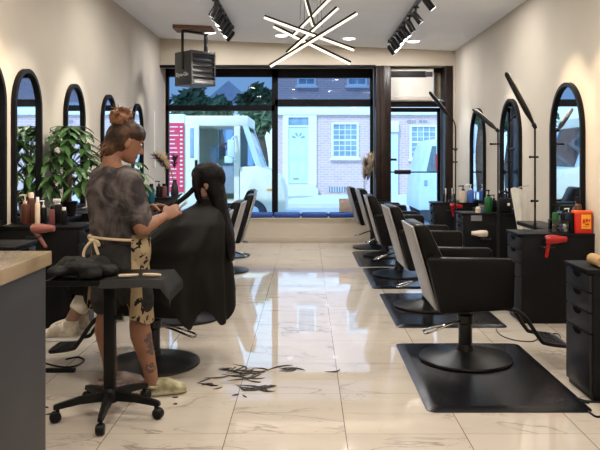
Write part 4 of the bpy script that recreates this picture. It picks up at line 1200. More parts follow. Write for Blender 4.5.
def leaf(b, base, d, L, w, rnd):
    """one pointed drooping leaf"""
    d = d.normalized(); s = d.cross(Vector((0, 0, 1)));
    s = s.normalized() if s.length > 0.01 else Vector((1, 0, 0))
    rows = []
    for k, (f, ww) in enumerate(((0.0, 0.06), (0.2, 0.55), (0.45, 1.0), (0.7, 0.8), (0.88, 0.4), (1.0, 0.03))):
        p = base + d * (L * f) + Vector((0, 0, -0.55 * L * f * f))
        up = Vector((0, 0, 0.18 * w))
        rows.append([b.bm.verts.new(p - s * w * ww + up), b.bm.verts.new(p), b.bm.verts.new(p + s * w * ww + up)])
    for r0, r1 in zip(rows, rows[1:]):
        for k in range(2): b.bm.faces.new((r0[k], r0[k + 1], r1[k + 1], r1[k]))


def money_tree(x, y, z, h, spread, n, label, seed, hands=6, leafL=0.17, pot=True):
    t = thing('potted_tree', label, 'plant', (x, y, z), 0, 'potted trees on the cabinets')
    rnd = random.Random(seed)
    part('pot', B().lathe([(0.0, 0.0), (0.055, 0.0), (0.075, 0.12), (0.08, 0.135), (0.07, 0.135), (0.066, 0.12), (0.0, 0.12)], seg=24), m_plastic, t, world=False)
    part('soil', B().lathe([(0.0, 0.118), (0.067, 0.118), (0.067, 0.124), (0.0, 0.126)], seg=18), M('potting_soil', (0.03, 0.02, 0.015), 0.95), t, world=False)
    th = h * 0.50
    for k in range(3):
        pts = [(0.017 * math.cos(2 * PI * k / 3 + q * 1.5), 0.017 * math.sin(2 * PI * k / 3 + q * 1.5), 0.12 + (th - 0.12) * q / 5) for q in range(6)]
        part('trunk', B().tube(pts, [0.014] * 5 + [0.010], seg=8), m_trunk, t, world=False)
    st, fo = B(), B()
    for k in range(n):
        a = 2 * PI * (k * 0.618 + 0.1 * rnd.random()); f = (k + 0.5) / n
        el = -0.30 + 1.65 * (1 - f)
        d = Vector((math.cos(a) * math.cos(el), math.sin(a) * math.cos(el), math.sin(el)))
        tip = Vector((0, 0, th)) + Vector((d.x * spread, d.y * spread, (h - th) * 1.0 * math.sin(el) - 0.05 * f))
        st.tube([(0, 0, th - 0.02), Vector((tip.x * 0.5, tip.y * 0.5, th + (tip.z - th) * 0.7 + 0.02)), tip], 0.004, seg=5)
        for q in range(hands):
            b_ = 2 * PI * q / hands + rnd.random()
            dd = Vector((math.cos(b_), math.sin(b_), 0.25 * rnd.random() - 0.35)) + d * 0.4
            leaf(fo, tip, dd, leafL * (0.8 + 0.4 * rnd.random()), leafL * 0.17, rnd)
    for bb in (st, fo):
        for v in bb.bm.verts:
            if v.co.x + x < XL + 0.05: v.co.x = XL + 0.05 - x + 0.05 * rnd.random()
    part('branches', st, M('green_stem', (0.10, 0.16, 0.05), 0.6), t, world=False)
    part('foliage', fo, m_leaf2, t, world=False, recalc=False, angle=60)


money_tree(-2.20, 6.47, 0.855, 0.84, 0.20, 34, 'bushy potted tree with braided trunk and glossy hand-shaped leaves', 5, hands=6, leafL=0.17)
money_tree(lp(133, 7.0), 6.92, LZ_, 0.50, 0.16, 8, 'smaller potted plant whose leaves show past the stylist\'s neck', 8, leafL=0.14)

# cords and hair on the floor
def cord(pts, label, r=0.004, nm='power_cord'):
    b = B().tube([Vector((p[0], p[1], p[2] if len(p) > 2 else r)) for p in pts], r, seg=8, div=6)
    return solo(nm, b, m_plastic, label, 'cord', origin=(pts[0][0], pts[0][1], 0))


def gp(px, py):
    Y = CH * FPX / (py - VY); return ((px - VX) * Y / FPX, Y)


cord([gp(x, y) for x, y in ((494, 318), (498, 333), (512, 340), (532, 342), (541, 337), (556, 334), (561, 338))], 'thin black cord on the tiles under the footrest')
cord([(1.60, 3.97)] + [gp(x, y) for x, y in ((563, 399), (570, 397), (586, 402), (604, 404), (612, 412), (598, 418), (588, 412))], 'black cord curling at the foot of the narrow drawer cabinet', 0.006)
cord([gp(x, y) for x, y in ((40, 362), (52, 366), (66, 368), (78, 366), (84, 361), (78, 358), (66, 360))], 'black cord looped on the tiles past the reception counter', 0.006)
p0 = gp(60, 372)
t = thing('extension_block', 'black extension block on the tiles past the reception counter', 'extension block', (p0[0], p0[1], 0))
part('case', B().box(-0.10, 0.10, -0.022, 0.022, 0, 0.022, 0.006), m_plastic, t, world=False)
part('switch', B().box(0.06, 0.085, -0.01, 0.01, 0.021, 0.026, 0.002), m_drawer, t, world=False)
b = B(); rnd = random.Random(11)
for (px, py, n, sx_, sy_, L) in ((238, 370, 26, 16, 3, 0.16), (248, 376, 24, 14, 4, 0.17), (256, 372, 14, 12, 2, 0.16), (262, 388, 30, 14, 2.5, 0.2), (285, 370, 14, 12, 1.2, 0.2), (224, 379, 14, 14, 3, 0.13),
                                 (207, 386, 14, 10, 5, 0.12), (188, 401, 5, 6, 3, 0.07), (216, 427, 3, 5, 2, 0.08), (175, 396, 8, 9, 5, 0.05), (55, 410, 9, 10, 6, 0.06), (240, 392, 10, 20, 6, 0.06), (262, 373, 8, 6, 3, 0.1), (330, 372, 3, 6, 1, 0.1)):
    for k in range(n):
        qx, qy = px + rnd.gauss(0, sx_ * 0.55), py + rnd.gauss(0, sy_ * 0.6)
        if rnd.random() < 0.74: continue
        x, y = gp(qx, qy); a = rnd.gauss(0.1, 0.6); l = L * (0.5 + 0.8 * rnd.random()); bend = rnd.gauss(0, 0.25) * l
        d = Vector((math.cos(a), math.sin(a), 0)); s = Vector((-d.y, d.x, 0)); c = Vector((x, y, 0.0025 + 0.004 * rnd.random()))
        b.tube([c - d * l * 0.5, c + s * bend * 0.6, c + d * l * 0.35 + s * bend * 0.3, c + d * l * 0.5 - s * bend * 0.2], [0.0008, 0.0052, 0.0040, 0.0005], seg=5, div=3)
solo('hair_clippings', b, M('black_hair_cut', (0.010, 0.008, 0.007), 0.45, var=0.3), 'loose locks of cut black hair scattered on the tiles', 'hair', kind='stuff')
# ------------------------------------------------------------------ people
def skin_mat(name, col, tattoo=None):
    m = bpy.data.materials.new(name); m.use_nodes = True
    n, l = m.node_tree.nodes, m.node_tree.links
    p = n['Principled BSDF']; p.inputs['Roughness'].default_value = 0.5; p.inputs['Subsurface Weight'].default_value = 0.08; p.inputs['Subsurface Radius'].default_value = (0.01, 0.004, 0.002)
    t = n.new('ShaderNodeTexCoord'); z = n.new('ShaderNodeTexNoise'); z.inputs['Scale'].default_value = 14; z.inputs['Detail'].default_value = 3
    l.new(t.outputs['Object'], z.inputs['Vector'])
    r = n.new('ShaderNodeValToRGB'); r.color_ramp.elements[0].position = 0.3; r.color_ramp.elements[1].position = 0.7
    r.color_ramp.elements[0].color = tuple(c * 0.88 for c in col) + (1,); r.color_ramp.elements[1].color = tuple(c * 1.1 for c in col) + (1,)
    l.new(z.outputs['Fac'], r.inputs['Fac'])
    out = r.outputs['Color']
    for c, s in (tattoo or []):
        mp = n.new('ShaderNodeMapping'); mp.vector_type = 'TEXTURE'; mp.inputs['Location'].default_value = c; mp.inputs['Scale'].default_value = s
        l.new(t.outputs['Object'], mp.inputs[0])
        ln = n.new('ShaderNodeVectorMath'); ln.operation = 'LENGTH'; l.new(mp.outputs[0], ln.inputs[0])
        a = n.new('ShaderNodeMath'); a.operation = 'LESS_THAN'; a.inputs[1].default_value = 1.0; l.new(ln.outputs['Value'], a.inputs[0])
        z2 = n.new('ShaderNodeTexNoise'); z2.inputs['Scale'].default_value = 38; z2.inputs['Detail'].default_value = 2; l.new(t.outputs['Object'], z2.inputs['Vector'])
        g = n.new('ShaderNodeMath'); g.operation = 'GREATER_THAN'; g.inputs[1].default_value = 0.47; l.new(z2.outputs['Fac'], g.inputs[0])
        mu = n.new('ShaderNodeMath'); mu.operation = 'MULTIPLY'; l.new(a.outputs[0], mu.inputs[0]); l.new(g.outputs[0], mu.inputs[1])
        m8 = n.new('ShaderNodeMath'); m8.operation = 'MULTIPLY'; m8.inputs[1].default_value = 0.8; l.new(mu.outputs[0], m8.inputs[0])
        mx = n.new('ShaderNodeMixRGB'); mx.inputs[2].default_value = (0.045, 0.04, 0.045, 1); l.new(m8.outputs[0], mx.inputs[0]); l.new(out, mx.inputs[1]); out = mx.outputs[0]
    l.new(out, p.inputs['Base Color'])
    return m


def basis(yaw, pitch=0.0, roll=0.0):
    """forward, right, up for a heading measured from +Y towards +X"""
    F = Vector((math.sin(yaw), math.cos(yaw), 0)); R = Vector((F.y, -F.x, 0)); U = Vector((0, 0, 1))
    F2 = F * math.cos(pitch) - U * math.sin(pitch); U2 = U * math.cos(pitch) + F * math.sin(pitch)
    return F2, R, U2


def eloft(b, secs, seg=22):
    """secs: (centre, width axis, half width, depth axis, half depth)"""
    rs = []
    for c, w, hw, d, hd in secs:
        rs.append([c + w * (hw * math.cos(2 * PI * k / seg)) + d * (hd * math.sin(2 * PI * k / seg)) for k in range(seg)])
    return b.rings(rs)


def head(b, c, F, R, U):
    prof = [(-0.118, 0.050, 0.018, 0.018), (-0.108, 0.045, 0.040, 0.036), (-0.085, 0.030, 0.062, 0.052), (-0.05, 0.012, 0.084, 0.064), (-0.015, 0.003, 0.093, 0.070), (0.025, -0.002, 0.099, 0.075),
            (0.06, -0.008, 0.096, 0.074), (0.09, -0.012, 0.078, 0.062), (0.11, -0.014, 0.048, 0.040), (0.119, -0.014, 0.015, 0.013)]
    eloft(b, [(c + U * z + F * f, R, hw, F, hd) for z, f, hd, hw in prof])
    b.tube([c + F * 0.090 + U * 0.020, c + F * 0.106 - U * 0.012, c + F * 0.116 - U * 0.032], [0.008, 0.011, 0.014], seg=10, round_ends=True)
    b.ball(c + F * 0.102 - U * 0.038, (0.014, 0.014, 0.010), 10, 8)
    rot = Matrix((R, F, U)).transposed().to_4x4()
    b.ball(c + F * 0.088 - U * 0.064, (0.024, 0.012, 0.008), 12, 8, rot)
    b.ball(c + F * 0.088 - U * 0.074, (0.020, 0.012, 0.008), 12, 8, rot)
    b.ball(c + F * 0.080 - U * 0.103, (0.024, 0.02, 0.016), 12, 8, rot)
    for s in (-1, 1):
        b.ball(c + F * 0.086 + R * s * 0.034 + U * 0.030, (0.026, 0.012, 0.008), 12, 8, rot)
        b.ball(c - F * 0.006 + R * s * 0.078 - U * 0.010, (0.010, 0.021, 0.032), 12, 10, rot)
        b.ball(c - F * 0.002 + R * s * 0.076 - U * 0.034, (0.008, 0.011, 0.012), 10, 8, rot)


def eyes(parent, c, F, R, U):
    rot = Matrix((R, F, U)).transposed().to_4x4()
    for s in (-1, 1):
        p = c + F * 0.0875 + R * s * 0.033 + U * 0.010
        e = part('eye', B().ball(p, (0.014, 0.009, 0.007), 12, 8, rot), M('eye_white', (0.75, 0.72, 0.70), 0.25, var=0.02), parent)
        part('iris', B().ball(p + F * 0.0055, (0.0055, 0.004, 0.0055), 10, 8, rot), M('brown_iris', (0.03, 0.015, 0.01), 0.2), e)


def hand(b, w, d, n, side, curl=0.6, s=1.0, spread=0.12):
    """w wrist, d finger direction, n palm normal (fingers close towards n), side: the thumb's side"""
    d = d.normalized(); n = (n - d * n.dot(d)).normalized(); t = d.cross(n) * (1 if d.cross(n).dot(side) > 0 else -1)
    secs = []
    for f, hw, hd in ((-0.02, 0.024, 0.017), (0.0, 0.027, 0.017), (0.03, 0.037, 0.016), (0.065, 0.041, 0.014), (0.085, 0.040, 0.012), (0.092, 0.034, 0.008)):
        secs.append((w + d * f * s, t, hw * s, n, hd * s))
    eloft(b, secs, 16)
    for k, (off, L) in enumerate(((0.030, 0.074), (0.010, 0.082), (-0.010, 0.077), (-0.029, 0.060))):
        p = w + d * 0.070 * s + t * off * s; pts = [p, w + d * 0.090 * s + t * off * s]
        ang = 0.0; cur = pts[-1]
        for q, fr in enumerate((0.46, 0.30, 0.24)):
            ang += curl * (0.75, 1.0, 0.8)[q] * (1.0 + 0.06 * k)
            dd = d * math.cos(ang) + n * math.sin(ang) + t * (spread * (0.03 - 0.02 * k))
            cur = cur + dd.normalized() * L * fr * s; pts.append(cur)
        r0 = (0.0092, 0.0096, 0.0092, 0.0080)[k] * s
        b.tube(pts, [r0, r0, r0 * 0.95, r0 * 0.88, r0 * 0.78], seg=10, round_ends=True, div=3)
    q0 = w + d * 0.018 * s + t * 0.022 * s; q1 = w + d * 0.045 * s + t * 0.048 * s + n * 0.010 * s
    q2 = q1 + (d * 0.75 + t * 0.15 + n * (0.5 + 0.3 * curl)).normalized() * 0.034 * s; q3 = q2 + (d * 0.7 - t * 0.25 + n * (0.5 + 0.4 * curl)).normalized() * 0.028 * s
    b.tube([q0, q1, q2, q3], [0.014 * s, 0.0125 * s, 0.0105 * s, 0.0085 * s], seg=10, round_ends=True, div=3)


def shoe_secs(heel, toe, L, hw, h0, z0):
    d = (toe - heel).normalized(); w = Vector((d.y, -d.x, 0)); U = Vector((0, 0, 1))
    out = []
    for f, ww, hh in ((0.0, 0.55, 0.55), (0.06, 0.78, 0.9), (0.22, 0.86, 1.0), (0.42, 0.88, 0.92), (0.62, 1.0, 0.72), (0.82, 0.92, 0.55), (0.94, 0.66, 0.40), (1.0, 0.3, 0.2)):
        out.append((heel + d * (L * f) + U * (z0 + h0 * hh * 0.5), w, hw * ww, U, h0 * hh * 0.5))
    return out


# ---- the stylist
YAW = math.radians(50)
d_, r_, u_ = basis(YAW)
ST = Vector((-1.15, 4.28, 0))


def sp(f, s, z): return ST + d_ * f + r_ * s + Vector((0, 0, z))


t = thing('person', 'stylist standing in a dark tie-dye T-shirt and splattered apron, bun on top, cutting hair', 'person', (ST.x, ST.y, 0))
hF, hR, hU = basis(math.radians(60), math.radians(18))
HC = Vector((-1.118, 4.31, 1.492))
b = B()
head(b, HC, hF, hR, hU)
b.tube([HC - hU * 0.05 - hF * 0.025, HC - hU * 0.11 - hF * 0.045, sp(-0.045, 0, 1.35), sp(-0.04, 0, 1.27)], [0.056, 0.052, 0.058, 0.085], seg=16)
eloft(b, [(sp(f, 0, z), r_, hw, d_, hd) for f, z, hw, hd in ((0, 0.80, 0.14, 0.10), (0, 0.88, 0.165, 0.112), (0, 0.96, 0.150, 0.10), (-0.005, 1.04, 0.132, 0.09), (-0.012, 1.14, 0.145, 0.10), (-0.022, 1.23, 0.165, 0.105), (-0.03, 1.29, 0.175, 0.09), (-0.04, 1.335, 0.13, 0.065), (-0.045, 1.36, 0.07, 0.05))])
KR, AR = Vector((-1.005, 4.19, 0.475)), Vector((-0.925, 4.16, 0.085))
KL, AL = Vector((-1.225, 4.28, 0.475)), Vector((-1.192, 4.25, 0.085))
for hip, K, A, toe in ((sp(0, 0.085, 0.84), KR, AR, Vector((0.93, 0.26, 0))), (sp(0, -0.085, 0.84), KL, AL, Vector((0.75, 0.55, 0)))):
    calf = K * 0.68 + A * 0.32 - d_ * 0.014
    low = K * 0.25 + A * 0.75
    b.tube([hip, hip * 0.5 + K * 0.5, K + Vector((0, 0, 0.05)), K - Vector((0, 0, 0.03)), calf, low, A, A - Vector((0, 0, 0.03))], [0.098, 0.086, 0.066, 0.057, 0.064, 0.044, 0.037, 0.038], seg=18)
    toe.normalize(); eloft(b, shoe_secs(A - toe * 0.055 - Vector((0, 0, A.z)), A + toe - Vector((0, 0, A.z)), 0.225, 0.040, 0.075, 0.022), 16)
SR, ER, WR = sp(-0.03, 0.178, 1.285), Vector((-0.972, 4.09, 0.985)), Vector((-0.885, 4.31, 1.035))
SL, EL, WL = sp(-0.03, -0.178, 1.285), Vector((-1.235, 4.54, 1.015)), Vector((-1.03, 4.53, 1.068))
for S, E, W in ((SR, ER, WR), (SL, EL, WL)):
    b.tube([S - Vector((0, 0, 0.0)) , S * 0.5 + E * 0.5, E, E * 0.6 + W * 0.4, W, W + (W - E).normalized() * 0.02], [0.058, 0.047, 0.042, 0.042, 0.027, 0.026], seg=16)
hand(b, WR, Vector((0.62, 0.45, 0.38)), Vector((-0.2, 0.75, -0.4)), Vector((-0.2, 0.3, 1)), 0.75)
hand(b, WL, Vector((0.95, -0.05, 0.12)), Vector((0.1, -0.55, -0.8)), Vector((0, -0.8, 0.5)), 0.55)
m_skin = skin_mat('warm_skin', (0.26, 0.118, 0.070), [((AR.x + 0.012 - ST.x, AR.y - 0.03 - ST.y, 0.31), (0.05, 0.08, 0.07)), ((AR.x - ST.x, AR.y - 0.03 - ST.y, 0.17), (0.03, 0.06, 0.03))])
me = remeshed(b, 0.0052, 3)
link_world('body', me, m_skin, t)
eyes(t, HC, hF, hR, hU)
# T-shirt
b = B()
eloft(b, [(sp(f, 0, z), r_, hw, d_, hd) for f, z, hw, hd in ((0.0, 0.885, 0.180, 0.138), (0, 0.90, 0.192, 0.148), (0, 0.99, 0.212, 0.164), (-0.012, 1.10, 0.218, 0.166), (-0.025, 1.20, 0.220, 0.162), (-0.03, 1.26, 0.212, 0.138), (-0.038, 1.305, 0.185, 0.108), (-0.045, 1.332, 0.130, 0.078), (-0.046, 1.342, 0.095, 0.066))], 28)
for S, E in ((SR, ER), (SL, EL)):
    e = S * 0.22 + E * 0.78
    b.tube([S - (S - sp(-0.03, 0, S.z)) * 0.35, S - Vector((0, 0, 0.012)), S * 0.55 + e * 0.45, e, e + (E - S).normalized() * 0.012], [0.060, 0.074, 0.080, 0.080, 0.076], seg=18)
me = remeshed(b, 0.009, 5, (0.075, 0.020))
m_shirt = patch_mat('grey_tie_dye_cotton', (0.030, 0.025, 0.027), (0.19, 0.162, 0.16), 6.0, 0.44, 0.76, rough=0.9, bump=0.45, detail=5, dist=1.2)
link_world('t_shirt', me, m_shirt, t)
# shorts
b = B()
eloft(b, [(sp(f, 0, z), r_, hw, d_, hd) for f, z, hw, hd in ((0, 0.74, 0.175, 0.135), (-0.005, 0.80, 0.190, 0.145), (-0.008, 0.86, 0.188, 0.145), (0, 0.93, 0.172, 0.13), (0, 0.95, 0.165, 0.12))], 26)
for hip, K in ((sp(0, 0.085, 0.84), KR), (sp(0, -0.085, 0.84), KL)):
    e = hip * 0.12 + K * 0.88 + Vector((0, 0, 0.02))
    b.tube([hip, hip * 0.5 + K * 0.5, e, e - Vector((0, 0, 0.015))], [0.112, 0.108, 0.098, 0.094], seg=18)
link_world('shorts', remeshed(b, 0.009, 4, (0.08, 0.012)), patch_mat('charcoal_cotton', (0.018, 0.017, 0.018), (0.040, 0.038, 0.040), 7, 0.35, 0.7, rough=0.9, bump=0.4), t)
# apron, worn in front and wrapped to her sides
m_apron = patch_mat('splattered_apron', (0.025, 0.022, 0.022), (0.60, 0.47, 0.30), 26.0, 0.40, 0.42, rough=0.9, bump=0.25, detail=2)


def apron(u, v):
    a = math.radians(-122 + (122 + 94 + 14 * v) * u); z = 0.945 - 0.50 * v
    fl = 1.0 + 0.34 * v
    fold = 0.012 * math.sin(u * 26 + 2 * v) * v
    hw, hd = 0.205 * fl + fold, 0.160 * (1 + (fl - 1) * 0.3) + fold
    z += 0.025 * math.sin(u * 14) * v
    return sp(-0.004, 0, z) + d_ * (hd * math.cos(a)) + r_ * (hw * math.sin(a))


b = B().grid(apron, 64, 22); bmesh.ops.solidify(b.bm, geom=list(b.bm.faces), thickness=0.006)
ap = part('apron', b, m_apron, t)
b = B()
ring = [sp(-0.004, 0, 0.915 - 0.012 * math.cos(2 * PI * k / 40)) + d_ * (0.158 * math.cos(2 * PI * k / 40)) + r_ * (0.203 * math.sin(2 * PI * k / 40)) for k in range(41)]
b.tube(ring, 0.008, seg=8, smooth=False, flat=1.0)
kx = math.radians(172); kp = sp(-0.004, 0, 0.915) + d_ * (0.168 * math.cos(kx)) + r_ * (0.213 * math.sin(kx))
for off in (Vector((-0.018, -0.008, 0.012)), Vector((0.026, -0.008, -0.022))):
    b.tube([kp, kp + off * 0.9 + Vector((0, -0.012, 0.012)), kp + off * 1.3, kp + off * 0.5 + Vector((0, -0.01, -0.01)), kp], [0.007, 0.011, 0.011, 0.010, 0.007], seg=8)
b.tube([kp, kp + Vector((-0.025, -0.015, -0.02)), kp + Vector((-0.055, -0.008, -0.07)), kp + Vector((-0.058, -0.005, -0.15))], 0.0085, seg=8)
b.tube([kp, kp + Vector((0.015, -0.015, -0.04)), kp + Vector((0.03, -0.012, -0.085))], 0.009, seg=8)
part('apron_string', b, M('cream_apron_tape', (0.62, 0.50, 0.34), 0.9, var=0.1), ap)


def pocket(u, v):
    a = math.radians(40 + 58 * u); z = 0.92 - (0.13 + 0.03 * math.sin(PI * u)) * v
    k = 1.03 + 0.12 * math.sin(PI * v) * math.sin(PI * u)
    return sp(-0.004, 0, z) + d_ * (0.176 * k * math.cos(a)) + r_ * (0.220 * k * math.sin(a))


b = B().grid(pocket, 16, 12); bmesh.ops.solidify(b.bm, geom=list(b.bm.faces), thickness=0.006)
part('apron_pocket', b, m_apron, ap)
# hair
m_hair = patch_mat('dark_brown_hair', (0.016, 0.009, 0.006), (0.105, 0.046, 0.022), 11, 0.45, 0.75, rough=0.45, bump=0.5, detail=6)
m_bun = patch_mat('caramel_hair', (0.060, 0.024, 0.013), (0.26, 0.115, 0.060), 22, 0.35, 0.65, rough=0.5, bump=0.6, detail=6)
rot = Matrix((hR, hF, hU)).transposed().to_4x4()
b = B()
b.ball(HC - hF * 0.040 + hU * 0.014, (0.090, 0.088, 0.110), 20, 14, rot)
b.ball(HC + hF * 0.012 + hU * 0.060, (0.083, 0.098, 0.074), 20, 14, rot)
b.ball(HC - hF * 0.030 + hU * 0.105, (0.060, 0.064, 0.050), 16, 12, rot)
b.ball(HC - hF * 0.076 - hU * 0.062, (0.066, 0.050, 0.072), 16, 12, rot)
for s in (-1, 1):
    b.ball(HC + hF * 0.030 + hR * s * 0.048 + hU * 0.058, (0.034, 0.056, 0.046), 14, 10, rot)
hr = link_world('hair', remeshed(b, 0.007, 4, (0.025, 0.008)), m_hair, t)
rnd = random.Random(5)
b = B(); bc = HC - hF * 0.075 + hU * 0.142
b.ball(bc - hU * 0.02, (0.066, 0.066, 0.056), 16, 12, rot)
for k in range(16):
    a = rnd.random() * 2 * PI; e = rnd.uniform(-0.4, 1.2)
    p = bc + (hF * math.cos(a) * math.cos(e) + hR * math.sin(a) * math.cos(e) + hU * math.sin(e) * 0.8) * 0.052
    b.ball(p, (0.024 + 0.01 * rnd.random(), 0.022, 0.020), 10, 8, rot)
me = remeshed(b, 0.006, 2, (0.02, 0.012)); me.transform(Matrix.Translation(-wloc(t)))
link('hair_bun', me, m_bun, hr)
b = B()
for k in range(60):
    a = rnd.uniform(0, 2 * PI)
    if k < 26:
        p0 = bc + (hF * math.cos(a) + hR * math.sin(a)) * 0.045 + hU * rnd.uniform(-0.01, 0.03); dv = (hF * math.cos(a) + hR * math.sin(a)) * rnd.uniform(0.02, 0.05) + hU * rnd.uniform(-0.01, 0.05)
    elif k < 46:
        p0 = HC - hF * rnd.uniform(0.07, 0.11) - hU * rnd.uniform(0.02, 0.09) + hR * rnd.uniform(-0.05, 0.05); dv = -hF * rnd.uniform(0.0, 0.06) - hU * rnd.uniform(0.03, 0.10) + hR * rnd.uniform(-0.03, 0.03)
    else:
        f = rnd.uniform(0, 1); p0 = HC + hF * (0.075 - 0.06 * f) + hR * 0.066 * (0.4 + 0.6 * f) + hU * (0.085 - 0.02 * f); dv = -hF * 0.06 + hU * 0.055 - hR * 0.03
    b.tube([p0, p0 + dv * 0.5 + Vector((0, 0, 0.006)), p0 + dv], [0.0026, 0.0022, 0.0008], seg=5)
o = part('loose_strands', b, m_bun, hr); o['kind'] = 'stuff'
# clogs
for A, toe, mt, lab in ((AR, Vector((0.93, 0.26, 0)), patch_mat('yellow_green_clog', (0.20, 0.19, 0.09), (0.50, 0.46, 0.31), 12, 0.4, 0.6, rough=0.6, bump=0.0), 'yellow-green clog'), (AL, Vector((0.75, 0.55, 0)), patch_mat('mauve_clog', (0.20, 0.15, 0.15), (0.42, 0.34, 0.33), 12, 0.4, 0.6, rough=0.6, bump=0.0), 'dusty mauve clog')):
    toe.normalize(); g0 = Vector((A.x, A.y, 0))
    b = B(); eloft(b, shoe_secs(g0 - toe * 0.062 + toe * 0.075, g0 + toe, 0.195, 0.052, 0.085, 0.018), 18)
    eloft(b, [(g0 - toe * 0.068 + toe * (0.275 * f) + Vector((0, 0, 0.017)), Vector((toe.y, -toe.x, 0)), 0.052 * w, Vector((0, 0, 1)), 0.016) for f, w in ((0.0, 0.55), (0.05, 0.8), (0.3, 0.88), (0.65, 1.0), (0.9, 0.75), (1.0, 0.3))], 16)
    o = link_world('clog', remeshed(b, 0.006, 3), mt, t); o['label'] = lab
    st = [g0 + toe * 0.05 + Vector((toe.y, -toe.x, 0)) * s * 0.050 + Vector((0, 0, 0.055)) for s in (-1, 1)]
    bk = [g0 - toe * 0.062 + Vector((toe.y, -toe.x, 0)) * s * 0.030 + Vector((0, 0, 0.062)) for s in (-1, 1)]
    sb = B().tube([st[0], bk[0], bk[1], st[1]], 0.0085, seg=8); bmesh.ops.translate(sb.bm, vec=-wloc(t), verts=sb.bm.verts)
    part('heel_strap', sb, mt, o, world=False)
# comb and scissors
pa, pb = WL + Vector((0.075, -0.035, 0.005)), wp(178, 195.5, 4.60)
dd = (pb - pa).normalized(); uu = dd.cross(Vector((0, 1, 0))).normalized(); nn = dd.cross(uu)
L = (pb - pa).length
tc_ = thing('comb', 'black comb held in the stylist\'s upper hand along the lock of hair', 'comb', pa)
b = B().rings([[pa + dd * f + uu * s * w + nn * q * 0.002 for s, q in ((-1, -1), (1, -1), (1, 1), (-1, 1))] for f, w in ((-0.04, 0.007), (0.02, 0.009), (L, 0.008), (L + 0.03, 0.003))])
part('spine', b, m_plastic, tc_)
b = B()
for k in range(18):
    p = pa + dd * (0.03 + (L - 0.04) * k / 18); b.tube([p - uu * 0.008, p - uu * 0.028], 0.0016, seg=5, smooth=False)
part('teeth', b, m_plastic, tc_)
hp = WR + Vector((0.075, 0.055, 0.04))
tsx = thing('scissors', 'pair of scissors held in the stylist\'s lower hand', 'scissors', hp)
for s in (-1, 1):
    dv = Vector((0.70, 0.25, 0.62 + 0.10 * s)).normalized(); ddn = Vector((-dv.z, 0, dv.x))
    part('blade', B().tube([hp - dv * 0.02, hp + dv * 0.05, hp + dv * 0.085], [0.005, 0.005, 0.001], seg=6, smooth=False), m_chrome, tsx)
    c = hp - dv * 0.055 + ddn * s * 0.014
    part('finger_ring', B().tube([c + (dv * math.cos(a) + ddn * math.sin(a)) * 0.014 for a in [2 * PI * k / 14 for k in range(15)]], 0.003, seg=6, smooth=False).tube([hp - dv * 0.02, c + dv * 0.014], 0.003, seg=6, smooth=False), m_plastic, tsx)

OFF = Vector((0.012, -0.045, 0))
for o in (t, tc_, tsx): o.location += OFF

# ---- the client
t = thing('person', 'seated client with long straight black hair under a black cutting cape', 'person', (CX, CYC, 0))
cF, cR, cU = basis(math.radians(-84), math.radians(10))
hc = Vector((-0.668, 4.72, 1.225))
b = B()
head(b, hc, cF, cR, cU)
b.tube([hc - cU * 0.05 - cF * 0.02, hc - cU * 0.11 - cF * 0.035, Vector((-0.655, 4.72, 1.06)), Vector((-0.66, 4.72, 1.0))], [0.052, 0.047, 0.052, 0.075], seg=16)
fx_ = Vector((-1, 0, 0)); sy = Vector((0, 1, 0))
eloft(b, [(Vector((x, 4.72, z)), sy, hw, fx_, hd) for x, z, hw, hd in ((-0.90, 0.51, 0.15, 0.10), (-0.885, 0.58, 0.165, 0.11), (-0.83, 0.70, 0.14, 0.095), (-0.77, 0.82, 0.145, 0.10), (-0.71, 0.93, 0.165, 0.10), (-0.675, 0.99, 0.165, 0.085), (-0.66, 1.025, 0.11, 0.06), (-0.655, 1.045, 0.06, 0.045))])
AK = []
for s in (-1, 1):
    hip, K, A = Vector((-0.93, 4.72 + s * 0.085, 0.575)), Vector((-1.40, 4.72 + s * 0.10, 0.585)), Vector((-1.575, 4.72 + s * 0.105, 0.292)); AK.append((hip, K, A))
    b.tube([hip, hip * 0.5 + K * 0.5, K + Vector((0.03, 0, 0)), K + Vector((-0.03, 0, -0.03)), K * 0.65 + A * 0.35, A, A - Vector((0, 0, 0.04))], [0.088, 0.078, 0.062, 0.056, 0.055, 0.035, 0.036], seg=16)
    eloft(b, shoe_secs(A + Vector((0.05, 0, -0.085 - 0.02)), A + Vector((-1, 0, -0.105)), 0.215, 0.038, 0.07, 0.02), 14)
    S, E, W = Vector((-0.685, 4.72 + s * 0.165, 0.985)), Vector((-0.86, 4.72 + s * 0.20, 0.765)), Vector((-1.07, 4.72 + s * 0.10, 0.70))
    b.tube([S, S * 0.5 + E * 0.5, E, E * 0.6 + W * 0.4, W], [0.050, 0.042, 0.038, 0.037, 0.025], seg=14)
    hand(b, W, Vector((-1, -0.25 * s, -0.10)), Vector((0, 0, -1)), Vector((0, -s, 0.2)), 0.25, 0.95)
link_world('body', remeshed(b, 0.0055, 3), skin_mat('light_skin', (0.33, 0.18, 0.125)), t)
eyes(t, hc, cF, cR, cU)
